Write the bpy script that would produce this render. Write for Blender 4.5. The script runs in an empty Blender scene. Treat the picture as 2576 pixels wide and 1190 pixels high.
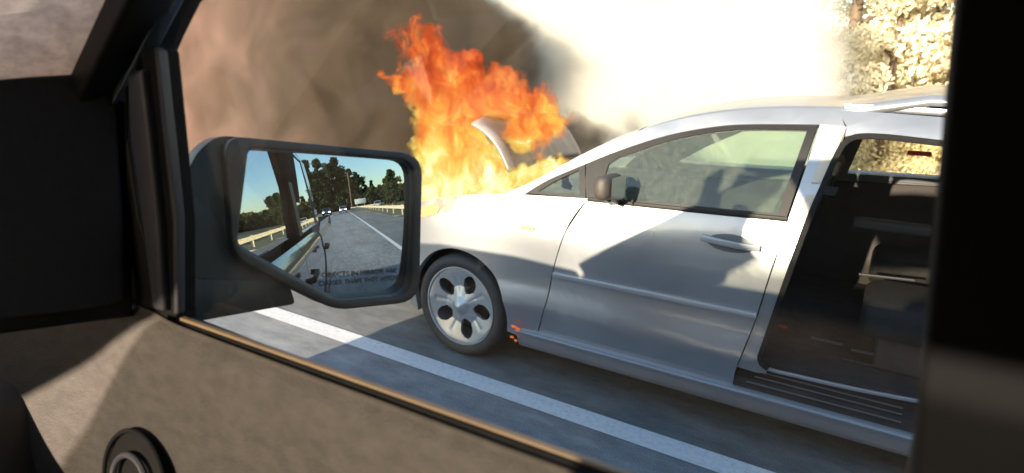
import bpy, bmesh, math, random
from mathutils import Vector, Matrix
from math import radians as R, sin, cos, pi, tan
import numpy as np
random.seed(7); np.random.seed(7)
sc = bpy.context.scene
COL = sc.collection

# ------------------------------------------------------------------ camera, sky, sun, exposure
# World: +X = towards the back of both vehicles, +Y = out of the passenger window, Z up. Road at z = 0.
F_PX, YAW, PITCH, ROLL, CAM_Z = 1514.0, R(32.0), R(14.8), R(1.2), 1.65
fwd = Vector((-sin(YAW) * cos(PITCH), cos(YAW) * cos(PITCH), -sin(PITCH)))
rt = fwd.cross(Vector((0, 0, 1))).normalized(); up = rt.cross(fwd)
rt2 = rt * cos(ROLL) + up * sin(ROLL); up2 = -rt * sin(ROLL) + up * cos(ROLL)
CAM = Vector((0, 0, CAM_Z))
cd = bpy.data.cameras.new('camera'); cam = bpy.data.objects.new('camera', cd); COL.objects.link(cam)
cam.matrix_world = Matrix(((rt2.x, up2.x, -fwd.x, CAM.x), (rt2.y, up2.y, -fwd.y, CAM.y), (rt2.z, up2.z, -fwd.z, CAM.z), (0, 0, 0, 1)))
cd.sensor_width = 36; cd.lens = 36 * F_PX / 2575; cd.clip_start = .02; cd.clip_end = 3000
cd.dof.use_dof = True; cd.dof.focus_distance = 1.9; cd.dof.aperture_fstop = 3.2
sc.camera = cam

SUN_EL = R(13.0); SUN_AZ = R(8)   # sun behind the camera, a little towards the front of the vehicles
w = bpy.data.worlds.new('World'); sc.world = w; w.use_nodes = True
nt = w.node_tree; nt.nodes.clear()
sky = nt.nodes.new('ShaderNodeTexSky'); sky.sky_type = 'NISHITA'; sky.sun_disc = False
sky.sun_elevation = SUN_EL; sky.sun_rotation = R(180) + SUN_AZ; sky.air_density = 1.3; sky.dust_density = .7; sky.ozone_density = 2.5
bg = nt.nodes.new('ShaderNodeBackground'); bg.inputs['Strength'].default_value = .14
wo = nt.nodes.new('ShaderNodeOutputWorld'); nt.links.new(sky.outputs[0], bg.inputs[0]); nt.links.new(bg.outputs[0], wo.inputs[0])
sl = bpy.data.lights.new('sun', 'SUN'); sl.energy = 5.0; sl.angle = R(.6); sl.color = (1, .82, .60)
so = bpy.data.objects.new('sun', sl); COL.objects.link(so); so.rotation_euler = (R(90) - SUN_EL, 0, -SUN_AZ)
vs = sc.view_settings; vs.view_transform = 'Standard'; vs.look = 'None'; vs.exposure = 1.8; vs.gamma = 1; vs.use_curve_mapping = False
cy = sc.cycles
cy.use_denoising = True; cy.max_bounces = 10; cy.diffuse_bounces = 3; cy.glossy_bounces = 5; cy.transmission_bounces = 6
cy.transparent_max_bounces = 24; cy.volume_bounces = 2; cy.volume_max_steps = 160; cy.caustics_reflective = False; cy.caustics_refractive = False
cy.sample_clamp_indirect = 6

# ------------------------------------------------------------------ helpers
def ray(px, py):
    return (rt2 * ((px - 1287.5) / F_PX) - up2 * ((py - 595) / F_PX) + fwd).normalized()
def at(px, py, Y):            # a traced point at its real distance Y out of the window
    d = ray(px, py); return CAM + d * (Y / d.y)
def atpl(px, py, P, n):
    d = ray(px, py); return CAM + d * ((P - CAM).dot(n) / d.dot(n))

def tag(o, label=None, cat=None, group=None, kind=None):
    if label: o['label'] = label
    if cat: o['category'] = cat
    if group: o['group'] = group
    if kind: o['kind'] = kind
    return o
def empty(name, loc=(0, 0, 0)):
    o = bpy.data.objects.new(name, None); COL.objects.link(o); o.location = loc; o.empty_display_size = .2; return o
def link(name, me, m=None, parent=None):
    o = bpy.data.objects.new(name, me); COL.objects.link(o)
    if m is not None: me.materials.append(m)
    if parent is not None:
        o.parent = parent
        base = parent
        t = Vector((0, 0, 0))
        while base is not None:
            t += Vector(base.location); base = base.parent
        me.transform(Matrix.Translation(-t))
    return o
def mesh(name, vs_, fs, m=None, parent=None, smooth=False):
    me = bpy.data.meshes.new(name); me.from_pydata([tuple(v) for v in vs_], [], fs); me.update()
    if smooth: me.shade_smooth()
    return link(name, me, m, parent)
def from_bm(name, bm, m=None, parent=None, smooth=False, fix=True):
    if fix: bmesh.ops.recalc_face_normals(bm, faces=bm.faces)
    me = bpy.data.meshes.new(name); bm.to_mesh(me); bm.free()
    if smooth: me.shade_smooth()
    return link(name, me, m, parent)
def split(o, ang=35):
    e = o.modifiers.new('split', 'EDGE_SPLIT'); e.split_angle = R(ang); return o
def bm_box(bm, c, s, rot=None, bev=0):
    r = bmesh.ops.create_cube(bm, size=1)
    vv = r['verts']
    for v in vv:
        v.co = Vector((v.co.x * s[0], v.co.y * s[1], v.co.z * s[2]))
        if rot is not None: v.co = rot @ v.co
        v.co += Vector(c)
    if bev:
        ee = list({e for v in vv for e in v.link_edges})
        bmesh.ops.bevel(bm, geom=ee, offset=bev, segments=3, affect='EDGES', profile=.5)
def box(name, c, s, m, parent=None, rot=None, bev=.005):
    bm = bmesh.new(); bm_box(bm, c, s, rot, bev); o = from_bm(name, bm, m, parent, smooth=True); return split(o, 50)
def sweep(name, pts, prof, m, parent=None, upv=Vector((0, 1, 0)), closed_ends=True, smooth=True):
    """sweep a closed 2D profile (a along side, b along upv-ish) on a polyline"""
    pts = [Vector(p) for p in pts]; n = len(prof); V = []; Fs = []
    for i, p in enumerate(pts):
        t = (pts[min(i + 1, len(pts) - 1)] - pts[max(i - 1, 0)]).normalized()
        b = (upv - t * upv.dot(t)).normalized(); a = t.cross(b)
        V += [p + a * q[0] + b * q[1] for q in prof]
    for i in range(len(pts) - 1):
        for j in range(n):
            k = (j + 1) % n
            Fs.append((i * n + j, i * n + k, (i + 1) * n + k, (i + 1) * n + j))
    if closed_ends: Fs += [tuple(range(n)), tuple(range((len(pts) - 1) * n, len(pts) * n))]
    me = bpy.data.meshes.new(name); me.from_pydata([tuple(v) for v in V], [], Fs)
    bm = bmesh.new(); bm.from_mesh(me); bpy.data.meshes.remove(me)
    return split(from_bm(name, bm, m, parent, smooth=smooth), 40)
def circ(r, n=10, ry=None): return [(r * cos(2 * pi * i / n), (ry or r) * sin(2 * pi * i / n)) for i in range(n)]
def rect(a, b, c=0):   # rounded rectangle profile
    c = c or min(a, b) * .3; a -= c; b -= c; o = []
    for cx, cz, s in ((a, b, 0), (-a, b, 1), (-a, -b, 2), (a, -b, 3)):
        for k in range(4): o.append((cx + c * cos((s + k / 3) * pi / 2), cz + c * sin((s + k / 3) * pi / 2)))
    return o
def smooth_line(P, n=6, closed=False):
    P = [Vector(p) for p in P]; out = []; N = len(P)
    for i in range(N if closed else N - 1):
        p0 = P[(i - 1) % N] if (closed or i > 0) else P[i]; p1 = P[i]; p2 = P[(i + 1) % N]
        p3 = P[(i + 2) % N] if (closed or i + 2 < N) else p2
        for k in range(n):
            t = k / n
            out.append(.5 * ((2 * p1) + (-p0 + p2) * t + (2 * p0 - 5 * p1 + 4 * p2 - p3) * t * t + (-p0 + 3 * p1 - 3 * p2 + p3) * t ** 3))
    if not closed: out.append(P[-1])
    return out
def fill_bm(loops, axes, cell=0):
    """loops of 2D points (first outer, rest holes) filled flat, cut on a grid"""
    bm = bmesh.new(); ed = []
    for lp in loops:
        vv = [bm.verts.new((p[0], p[1], 0)) for p in lp]
        for i in range(len(vv)): ed.append(bm.edges.new((vv[i], vv[(i + 1) % len(vv)])))
    bmesh.ops.triangle_fill(bm, use_beauty=True, use_dissolve=False, edges=ed)
    if cell:
        for ax in (0, 1):
            lo = min(v.co[ax] for v in bm.verts); hi = max(v.co[ax] for v in bm.verts)
            k = math.ceil(lo / cell)
            while k * cell < hi:
                co = [0, 0, 0]; no = [0, 0, 0]; co[ax] = k * cell; no[ax] = 1
                bmesh.ops.bisect_plane(bm, geom=bm.verts[:] + bm.edges[:] + bm.faces[:], plane_co=co, plane_no=no, dist=1e-5)
                k += 1
    for f in bm.faces:
        f.normal_update()
        if f.normal.z < 0: f.normal_flip()
    return bm
def slab(name, loops, P0, ax, ay, th, m, parent=None, cell=0, fn=None, bev=0):
    """outline (2D in the frame ax, ay at P0) made into a plate of thickness th behind the face"""
    bm = fill_bm(loops, None, cell); nrm = ax.cross(ay)
    for v in bm.verts:
        a, b = v.co.x, v.co.y; v.co = P0 + ax * a + ay * b + nrm * (fn(a, b) if fn else 0)
    o = from_bm(name, bm, m, parent, smooth=True, fix=False)
    s = o.modifiers.new('solid', 'SOLIDIFY'); s.thickness = th; s.offset = -1
    if bev:
        b_ = o.modifiers.new('bevel', 'BEVEL'); b_.width = bev; b_.segments = 3; b_.limit_method = 'ANGLE'; b_.angle_limit = R(50)
    return split(o, 40)

# ------------------------------------------------------------------ materials
class NB:
    def __init__(s, m): s.nt = m.node_tree
    def n(s, t, **k):
        x = s.nt.nodes.new(t)
        for a, b in k.items():
            if hasattr(x, a): setattr(x, a, b)
            else: x.inputs[a].default_value = b
        return x
    def l(s, a, b): s.nt.links.new(a, b)
    def math(s, op, a, b=None, clamp=False):
        x = s.nt.nodes.new('ShaderNodeMath'); x.operation = op; x.use_clamp = clamp
        for i, v in enumerate((a, b)):
            if v is None: continue
            if isinstance(v, (int, float)): x.inputs[i].default_value = v
            else: s.l(v, x.inputs[i])
        return x.outputs[0]
    def ramp(s, f, stops, interp='LINEAR'):
        x = s.nt.nodes.new('ShaderNodeValToRGB'); x.color_ramp.interpolation = interp
        e = x.color_ramp.elements
        while len(e) < len(stops): e.new(.5)
        for q, (p, c) in zip(e, stops): q.position = p; q.color = c if len(c) == 4 else (*c, 1)
        s.l(f, x.inputs[0]); return x.outputs[0]
    def noise(s, scale, detail=4, rough=.55, vec=None, sc_=(1, 1, 1), dist=0, obj=True):
        tc = s.n('ShaderNodeTexCoord'); mp = s.n('ShaderNodeMapping'); mp.inputs['Scale'].default_value = sc_
        s.l(vec if vec is not None else tc.outputs['Object'], mp.inputs[0])
        x = s.n('ShaderNodeTexNoise'); x.inputs['Scale'].default_value = scale; x.inputs['Detail'].default_value = detail
        x.inputs['Roughness'].default_value = rough; x.inputs['Distortion'].default_value = dist
        s.l(mp.outputs[0], x.inputs[0]); return x
MATS = {}
def mat(name, col, rough=.5, metal=0, spec=.5, coat=0, var=0, vscale=8, vstretch=(1, 1, 1), bump=0, bscale=60, trans=0, emit=None, es=0, rvar=0, bstretch=(1, 1, 1)):
    m = bpy.data.materials.new(name); m.use_nodes = True; b = NB(m)
    p = m.node_tree.nodes['Principled BSDF']
    p.inputs['Base Color'].default_value = (*col, 1); p.inputs['Roughness'].default_value = rough; p.inputs['Metallic'].default_value = metal
    p.inputs['Specular IOR Level'].default_value = spec; p.inputs['Coat Weight'].default_value = coat; p.inputs['Coat Roughness'].default_value = .06
    p.inputs['Transmission Weight'].default_value = trans
    if emit: p.inputs['Emission Color'].default_value = (*emit, 1); p.inputs['Emission Strength'].default_value = es
    nz = b.noise(vscale, 5, .6, sc_=vstretch)
    if var:
        lo = tuple(c * (1 - var) for c in col); hi = tuple(min(1, c * (1 + var)) for c in col)
        b.l(b.ramp(nz.outputs[0], [(.3, lo), (.7, hi)]), p.inputs['Base Color'])
    if rvar:
        b.l(b.ramp(nz.outputs[0], [(.3, (rough * (1 - rvar),) * 3), (.7, (rough * (1 + rvar),) * 3)]), p.inputs['Roughness'])
    if bump:
        n2 = b.noise(bscale, 3, .6, sc_=bstretch); bp = b.n('ShaderNodeBump'); bp.inputs['Strength'].default_value = bump; bp.inputs['Distance'].default_value = .004
        b.l(n2.outputs[0], bp.inputs['Height']); b.l(bp.outputs[0], p.inputs['Normal'])
    MATS[name] = m; return m
def glassmat(name, tint, refl_tint=(1, 1, 1), rough=0.0, boost=1.0, dust_haze=None, dust_haze_mix=0):
    m = bpy.data.materials.new(name); m.use_nodes = True; b = NB(m); m.node_tree.nodes.clear()
    t = b.n('ShaderNodeBsdfTransparent'); t.inputs[0].default_value = (*tint, 1)
    g = b.n('ShaderNodeBsdfGlossy'); g.inputs['Color'].default_value = (*refl_tint, 1); g.inputs['Roughness'].default_value = rough
    fr = b.n('ShaderNodeFresnel'); fr.inputs[0].default_value = 1.5
    fac = b.math('MULTIPLY', fr.outputs[0], boost, True)
    mx = b.n('ShaderNodeMixShader'); b.l(fac, mx.inputs[0]); b.l(t.outputs[0], mx.inputs[1]); b.l(g.outputs[0], mx.inputs[2])
    out = b.n('ShaderNodeOutputMaterial'); last = mx.outputs[0]
    if dust_haze:
        d = b.n('ShaderNodeBsdfDiffuse'); d.inputs[0].default_value = (*dust_haze, 1)
        tr = b.n('ShaderNodeBsdfTranslucent'); tr.inputs[0].default_value = (*dust_haze, 1)
        ad = b.n('ShaderNodeMixShader'); ad.inputs[0].default_value = .5; b.l(d.outputs[0], ad.inputs[1]); b.l(tr.outputs[0], ad.inputs[2])
        nz = b.noise(30, 5, .7)
        f2 = b.math('MULTIPLY', b.ramp(nz.outputs[0], [(.35, (.5,) * 3), (.75, (1,) * 3)]), dust_haze_mix)
        m2 = b.n('ShaderNodeMixShader'); b.l(f2, m2.inputs[0]); b.l(last, m2.inputs[1]); b.l(ad.outputs[0], m2.inputs[2]); last = m2.outputs[0]
    b.l(last, out.inputs[0]); MATS[name] = m; return m

silver = mat('silver_paint', (.31, .325, .355), .36, .65, coat=.5, var=.07, vscale=2.2, rvar=.28)
silver_dull = mat('silver_sill', (.40, .42, .46), .34, .6, coat=.4, var=.05)
black_pl = mat('black_plastic', (.006, .006, .007), .5, 0, .3, var=.25, vscale=14, bump=.15, bscale=350)
mirror_pl = mat('mirror_shell_plastic', (.012, .013, .014), .42, 0, var=.2, vscale=10, bump=.12, bscale=420)
rubber = mat('rubber', (.007, .007, .008), .8, 0, .2, var=.3, vscale=30, bump=.3, bscale=200)
tyre_m = mat('tyre_rubber', (.03, .029, .032), .7, var=.3, vscale=12)
alloy = mat('alloy', (.40, .43, .46), .38, .6, var=.1, vscale=9, coat=.2)
dark_alloy = mat('brake_dark', (.05, .045, .045), .6, .3, var=.4)
navy_fabric = mat('pillar_fabric', (.007, .0075, .013), .9, var=.25, vscale=70, bump=.6, bscale=500)
panel_m = mat('door_panel_vinyl', (.056, .049, .048), .6, 0, spec=.3, var=.22, vscale=30, vstretch=(1, 1, 1.8), bump=.5, bscale=300)
trim_grey = mat('trim_grey', (.05, .05, .066), .5, var=.15)
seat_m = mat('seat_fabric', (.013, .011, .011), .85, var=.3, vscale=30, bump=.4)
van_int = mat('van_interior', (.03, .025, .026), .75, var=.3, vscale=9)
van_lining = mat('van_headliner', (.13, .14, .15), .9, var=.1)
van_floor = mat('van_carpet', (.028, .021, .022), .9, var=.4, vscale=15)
truck_paint = mat('truck_paint', (.16, .20, .26), .16, .6, coat=1)
glass_side = glassmat('truck_window_glass', (.93, .95, .93), boost=.8, dust_haze=(.8, .7, .6), dust_haze_mix=.012)
glass_truck_back = glassmat('truck_rear_glass', (.22, .25, .25), boost=2.2)
glass_van = glassmat('van_glass', (.66, .78, .64), boost=1.2, dust_haze=(.62, .74, .62), dust_haze_mix=.16)  # pale green film puts the sky's reflection into the pane's colour
glass_shield = glassmat('windshield_glass', (.66, .70, .66), boost=1.0, dust_haze=(.6, .5, .45), dust_haze_mix=.22)  # film added to even out bright reflections in the side window
glass_veil = glassmat('veil_windshield', (.8, .84, .8), boost=1.2, dust_haze=(.85, .66, .58), dust_haze_mix=.75)  # film added so its sunlit veil reflects in the side window
red_m = mat('red_tag', (.65, .03, .02), .5, var=.1)
chrome = mat('bright_trim', (.75, .76, .78), .18, 1)

# ------------------------------------------------------------------ ground and road
def asphalt(name, base, var=.25, warm=(1, 1, 1)):
    m = bpy.data.materials.new(name); m.use_nodes = True; b = NB(m); p = m.node_tree.nodes['Principled BSDF']
    tc = b.n('ShaderNodeTexCoord')
    a = b.noise(140, 4, .7); c = b.noise(1.1, 6, .6, sc_=(.35, 1, 1)); d = b.noise(9, 6, .65, sc_=(.45, 1, 1))
    s = b.math('ADD', b.math('MULTIPLY', a.outputs[0], .40), b.math('ADD', b.math('MULTIPLY', c.outputs[0], .30), b.math('MULTIPLY', d.outputs[0], .30)))
    lo = tuple(base * (1 - var * 1.7) * k for k in warm); hi = tuple(base * (1 + var * 1.9) * k for k in warm)
    b.l(b.ramp(s, [(.36, lo), (.5, tuple(base * k for k in warm)), (.64, hi)]), p.inputs['Base Color'])
    p.inputs['Roughness'].default_value = .82
    bp = b.n('ShaderNodeBump'); bp.inputs['Strength'].default_value = .6; bp.inputs['Distance'].default_value = .006
    b.l(a.outputs[0], bp.inputs['Height']); b.l(bp.outputs[0], p.inputs['Normal'])
    return m
asph = asphalt('asphalt', .21, .42, (.97, 1, 1.06))
asph2 = asphalt('shoulder_asphalt', .15, .40, (.96, 1, 1.02))
def sheet(name, x0, x1, y0, y1, z, m, nx=1, ny=1, fn=None):
    V = []; Fs = []
    for j in range(ny + 1):
        for i in range(nx + 1):
            x = x0 + (x1 - x0) * i / nx; y = y0 + (y1 - y0) * j / ny; V.append((x, y, z + (fn(x, y) if fn else 0)))
    for j in range(ny):
        for i in range(nx): a = j * (nx + 1) + i; Fs.append((a, a + 1, a + nx + 2, a + nx + 1))
    return mesh(name, V, Fs, m, smooth=bool(fn))
dirt = mat('dry_ground', (.36, .31, .22), .95, var=.3, vscale=3, bump=.5, bscale=12)
tag(sheet('ground', -900, 900, -900, 900, -.03, dirt), kind='structure')
tag(sheet('road', -300, 66, -8.4, 2.47, 0, asph), kind='structure')
tag(sheet('road_shoulder', -300, 66, 2.47, 5.2, 0, asph2), kind='structure')
paint_w = mat('road_paint', (.70, .70, .72), .6, bump=.4, bscale=150)
b = NB(paint_w); nzp = b.noise(38, 6, .75)
b.l(b.ramp(nzp.outputs[0], [(.30, (.40, .40, .41)), (.42, (.62, .62, .64)), (.6, (.72, .72, .74))]), paint_w.node_tree.nodes['Principled BSDF'].inputs['Base Color'])
tag(sheet('edge_line', -80, 60, 2.42, 2.56, .004, paint_w), kind='structure')
tag(sheet('lane_line', -80, 60, -1.25, -1.13, .004, paint_w), kind='structure')
from mathutils import noise as MN
def bankh(x, y):
    t = max(0, min(1, (y - 9.8) / 14)); s = t * t * (3 - 2 * t)
    return s * 3.2 + .25 * MN.noise(Vector((x * .3, y * .3, 0))) * s + .02
pale = mat('pale_chalk_bank', (.80, .77, .68), .95, var=.06, vscale=4, bump=.3, bscale=25)
tag(sheet('grass_bank', -60, 12, 5.3, 30, 0, pale, 72, 40, bankh), kind='structure')
verge_m = mat('verge_grass', (.10, .095, .045), .95, var=.5, vscale=5, bump=.8, bscale=30)
tag(sheet('grass_verge', 12, 130, 5.3, 90, 0, verge_m, 60, 40, lambda x, y: .02 + .1 * MN.noise(Vector((x * .3, y * .3, 0)))), kind='structure')
tag(sheet('cross_road', 66, 74, -60, 5.3, .0, asph), kind='structure')
tag(sheet('far_verge', 74, 200, -90, 5.3, .0, verge_m), kind='structure')

# ------------------------------------------------------------------ minivan
YC = 3.57; XW = -2.05; XR = .70
PROF = [(.10, 2.80), (.18, 2.745), (.235, 2.722), (.29, 2.712), (.36, 2.70), (.43, 2.688), (.50, 2.70), (.56, 2.714), (.66, 2.712), (.76, 2.702), (.83, 2.698), (.90, 2.704), (.98, 2.716), (1.06, 2.738),
        (1.15, 2.772), (1.25, 2.812), (1.35, 2.856), (1.45, 2.905), (1.52, 2.955), (1.58, 3.06), (1.62, 3.3)]
def Sz(z):
    for i in range(len(PROF) - 1):
        if z <= PROF[i + 1][0]:
            (z1, y1), (z2, y2) = PROF[i], PROF[i + 1]
            p0 = PROF[max(i - 1, 0)]; p3 = PROF[min(i + 2, len(PROF) - 1)]
            t = max(0, (z - z1) / (z2 - z1)); h = z2 - z1
            m1 = (y2 - p0[1]) / (z2 - p0[0]) * h; m2 = (p3[1] - y1) / (p3[0] - z1) * h
            return (2 * t ** 3 - 3 * t * t + 1) * y1 + (t ** 3 - 2 * t * t + t) * m1 + (-2 * t ** 3 + 3 * t * t) * y2 + (t ** 3 - t * t) * m2
    return PROF[-1][1]
def S(x, z):
    y = Sz(z)
    if x < -2.15: u = (-2.15 - x) / .75; y += .42 * u ** 2.4
    if x > 1.2: u = (x - 1.2) / .5; y += .16 * u * u
    # flare over the front wheel
    r = math.hypot(x - XW, z - .32); rr = math.hypot(x - XR, z - .32)
    for q in (r, rr):
        if q < .62: y -= .028 * max(0, 1 - abs(q - .36) / .26) ** 1.5
    return y
def Sf(x, z): return 2 * YC - S(x, z)
def sp(px, py):                    # a traced point on the van's curved flank
    Y = 2.72
    for _ in range(8):
        p = at(px, py, Y); Y = Y * .4 + S(p.x, p.z) * .6
    return (p.x, p.z)
def spl(pts, n=0, closed=False):
    q = [Vector((*sp(*p), 0)) for p in pts]
    if n: q = smooth_line(q, n, closed)
    return [(v.x, v.y) for v in q]
van = empty('minivan', (-.6, YC, 0))
tag(van, 'silver minivan on the shoulder with its bonnet raised over flames and side door slid open', 'car')
def vpanel(name, loops, th=.03, m=silver, far=False, off=0, cell=.055, parent=None):
    bm = fill_bm(loops, None, cell)
    for v in bm.verts:
        x, z = v.co.x, v.co.y
        v.co = Vector((x, (Sf(x, z) - off) if far else (S(x, z) + off), z))
    if far: bmesh.ops.reverse_faces(bm, faces=bm.faces)
    o = from_bm(name, bm, m, parent or van, smooth=True, fix=False)
    # normals must point away from the van's middle
    me = o.data; s = sum(p.normal.y for p in me.polygons)
    if (s > 0) != far:
        me.flip_normals()
    if th:
        k = o.modifiers.new('solid', 'SOLIDIFY'); k.thickness = th; k.offset = -1
        split(o, 38)
    return o
def arc(cx, cz, r, a0, a1, n=16): return [(cx + r * cos(R(a0 + (a1 - a0) * i / n)), cz + r * sin(R(a0 + (a1 - a0) * i / n))) for i in range(n + 1)]
# flank lines
BELT = spl([(1290, 488), (1330, 488), (1480, 500), (1700, 523), (1980, 549)], 0)
sill_top_z = .288
DOOR_F = spl([(1480, 500), (1435, 560), (1403, 640), (1388, 700), (1372, 770), (1352, 842)], 4)
DOOR_B = spl([(1352, 842), (1600, 908), (1842, 968)], 0)
DOOR_R = spl([(1842, 968), (1848, 935), (1868, 880), (1900, 800), (1935, 690), (1966, 600), (1980, 549)], 4)
# fender (from front shut line forward to the nose), wheel arch notch
arch = arc(XW, .325, .355, -12, 192, 28)
hoodline = spl([(1062, 507), (1130, 494), (1200, 489), (1290, 488)], 3)
NOSEX = -2.86
fender = [(-1.0 * 0 + DOOR_F[0][0] - .004, DOOR_F[0][1])] + [(x - .006, z) for x, z in DOOR_F] + [(DOOR_F[-1][0] - .006, .2)] + [(a, b) for a, b in arch if b > .2]
fender += [(XW - .355, .2), (NOSEX + .10, .2), (NOSEX, .38), (NOSEX, .62), (NOSEX + .06, .74), (NOSEX + .22, .83)] + hoodline + BELT[:1]
ff = []
for p in fender:
    if not ff or math.hypot(p[0] - ff[-1][0], p[1] - ff[-1][1]) > .004: ff.append(p)
sooty = mat('sooty_paint', (.31, .325, .355), .36, .65, coat=.4)
b = NB(sooty); p = sooty.node_tree.nodes['Principled BSDF']; tcs = b.n('ShaderNodeTexCoord'); sxs = b.n('ShaderNodeSeparateXYZ'); b.l(tcs.outputs['Object'], sxs.inputs[0])
nzs = b.noise(7, 6, .7)
ms = b.math('MULTIPLY', b.math('MULTIPLY', b.math('SUBTRACT', sxs.outputs['Z'], .80), 6, True), b.math('MULTIPLY', b.math('SUBTRACT', -.95, sxs.outputs['X']), 1.6, True))
ms = b.math('MULTIPLY', ms, b.ramp(nzs.outputs[0], [(.35, (.25,) * 3), (.65, (1,) * 3)]), True)
b.l(b.ramp(ms, [(0, (.31, .325, .355)), (.5, (.20, .17, .15)), (1, (.06, .045, .04))]), p.inputs['Base Color'])
b.l(b.ramp(ms, [(0, (.36,) * 3), (1, (.8,) * 3)]), p.inputs['Roughness'])
vpanel('front_fender', [ff], m=sooty)
door_lo = DOOR_F + DOOR_B[1:-1] + DOOR_R[:-1] + BELT[::-1][:-1]
dl = []
for p in door_lo:
    if not dl or math.hypot(p[0] - dl[-1][0], p[1] - dl[-1][1]) > .004: dl.append(p)
dl = [p for p in dl if not (p[0] < DOOR_F[0][0] - .01 and p[1] > .9)]
while math.hypot(dl[0][0] - dl[-1][0], dl[0][1] - dl[-1][1]) < .01: dl.pop()
fdoor = vpanel('front_door', [dl])
# rub strip
a_, b_ = sp(1392, 690), sp(1903, 794)
pts = []
for i in range(20):
    t = i / 19; x = a_[0] + (b_[0] - a_[0]) * t; z = a_[1] + (b_[1] - a_[1]) * t; pts.append((x, S(x, z) - .005, z))
sweep('rub_strip', pts, rect(.013, .010), silver_dull, fdoor)
# handle with its cup
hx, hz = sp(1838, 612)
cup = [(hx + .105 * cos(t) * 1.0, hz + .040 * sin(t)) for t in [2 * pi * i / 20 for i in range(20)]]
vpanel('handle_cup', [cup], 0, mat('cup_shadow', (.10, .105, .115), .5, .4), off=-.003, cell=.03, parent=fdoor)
hp = [(hx - .125 + .25 * i / 12, S(hx, hz) - .018 - .022 * sin(pi * i / 12), hz + .012 - .012 * (i / 12)) for i in range(13)]
sweep('door_handle', hp, rect(.014, .009), silver_dull, fdoor)
# door window frame (dark) and glass
WIN = spl([(1322, 486), (1380, 452), (1470, 413), (1560, 377), (1680, 339), (1800, 317), (1900, 311), (2058, 312)], 3) + spl([(2040, 360), (1978, 547), (1700, 521), (1480, 498)])
wc = (sum(p[0] for p in WIN) / len(WIN), sum(p[1] for p in WIN) / len(WIN))
vpanel('front_door_glass', [WIN], 0, glass_van, off=.012, cell=.12)
def lerp2(a, b, t): return (a[0] + (b[0] - a[0]) * t, a[1] + (b[1] - a[1]) * t)
WINe = spl([(1475, 500), (1475, 413), (1560, 377), (1680, 339), (1800, 317), (1900, 311), (2058, 312)], 2) + spl([(2040, 360), (1978, 547), (1700, 521)])
GIN = spl([(1508, 497), (1530, 412), (1590, 385), (1690, 352), (1805, 331), (1900, 325), (2030, 327)], 2) + spl([(1955, 538), (1700, 514)])
vpanel('window_frame', [WINe, GIN], .02, black_pl, off=.004, cell=.09)
# fixed quarter pane in front of the door (dark plastic and glass corner)
Q = spl([(1322, 486), (1380, 452), (1470, 414), (1472, 499)])
Qi = spl([(1352, 482), (1390, 458), (1455, 428), (1457, 490)])
vpanel('quarter_frame', [Q, Qi], .02, black_pl, off=.003, cell=.09)
vpanel('quarter_glass', [Qi], 0, glassmat('dark_quarter_glass', (.25, .24, .22), boost=1.2), off=.012, cell=.2)
# belt moulding
pts = [(x, S(x, z) - .004, z - .004) for x, z in smooth_line([Vector((*p, 0)) for p in spl([(1480, 499), (1700, 522), (1980, 549)])], 6) and [(v.x, v.y) for v in smooth_line([Vector((*p, 0)) for p in spl([(1480, 499), (1700, 522), (1980, 549)])], 6)]]
sweep('belt_moulding', pts, rect(.010, .007), black_pl, van)
# A pillar + roof rail as one long ribbon
OUT = spl([(1268, 488), (1340, 456), (1420, 412), (1500, 371), (1600, 331), (1700, 302), (1800, 285), (1900, 276.5), (2000, 274), (2110, 277)], 4)
INN = spl([(1322, 487), (1380, 452.5), (1470, 414), (1560, 378), (1680, 340), (1800, 318), (1900, 312), (2062, 313)], 4)
sil = vpanel('a_pillar', [OUT + spl([(2125, 318)]) + INN[::-1]], .03, silver, off=-.002)
# B pillar in two layers: door frame and body pillar
vpanel('b_pillar', [spl([(2062, 313), (2130, 318), (2110, 365), (2060, 470), (2030, 545), (1975, 700), (1920, 850), (1905, 905), (1925, 942), (1900, 940), (1852, 925), (1872, 880), (1903, 800), (1938, 690), (1969, 600), (1982, 549), (2030, 410)], 0)], .04, silver, off=.012)
vpanel('pillar_plate', [spl([(2085, 345), (2118, 345), (2065, 460), (2040, 460)])], .01, mat('pillar_plate', (.42, .37, .31), .5, .3), off=.004)
vpanel('pillar_plate', [spl([(2030, 490), (2060, 490), (2030, 552), (1997, 552)])], .01, MATS['pillar_plate'], off=.004)
vpanel('latch_striker', [spl([(2068, 466), (2110, 470), (2100, 492), (2062, 488)])], .02, rubber, off=-.012)
# sliding door opening: header, roof rail
hdr = spl([(2110, 277), (2345, 292), (2575, 310), (2575, 380), (2345, 352), (2230, 340), (2160, 338), (2120, 365), (2110, 365), (2125, 318)])
XB = spl([(2575, 310)])[0][0]
REAR_TOP = [(XB, spl([(2575, 310)])[0][1]), (.9, 1.60), (1.35, 1.555), (1.55, 1.50)]
vpanel('roof_rail', [spl([(2105, 277), (2230, 284), (2345, 293), (2575, 311)]) + [(.95, 1.555), (1.45, 1.50), (1.45, 1.44), (.9, 1.50)] + spl([(2575, 374), (2345, 350), (2230, 338), (2160, 336), (2125, 344), (2130, 318)])], .03, silver)
sweep('opening_trim', [(x, S(x, z) + .0, z) for x, z in spl([(1932, 926), (1912, 905), (1925, 860), (1980, 700), (2035, 550), (2065, 480), (2110, 380), (2135, 352), (2165, 343), (2230, 345), (2345, 358), (2575, 384)], 3)], rect(.012, .012), rubber, van)
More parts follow.
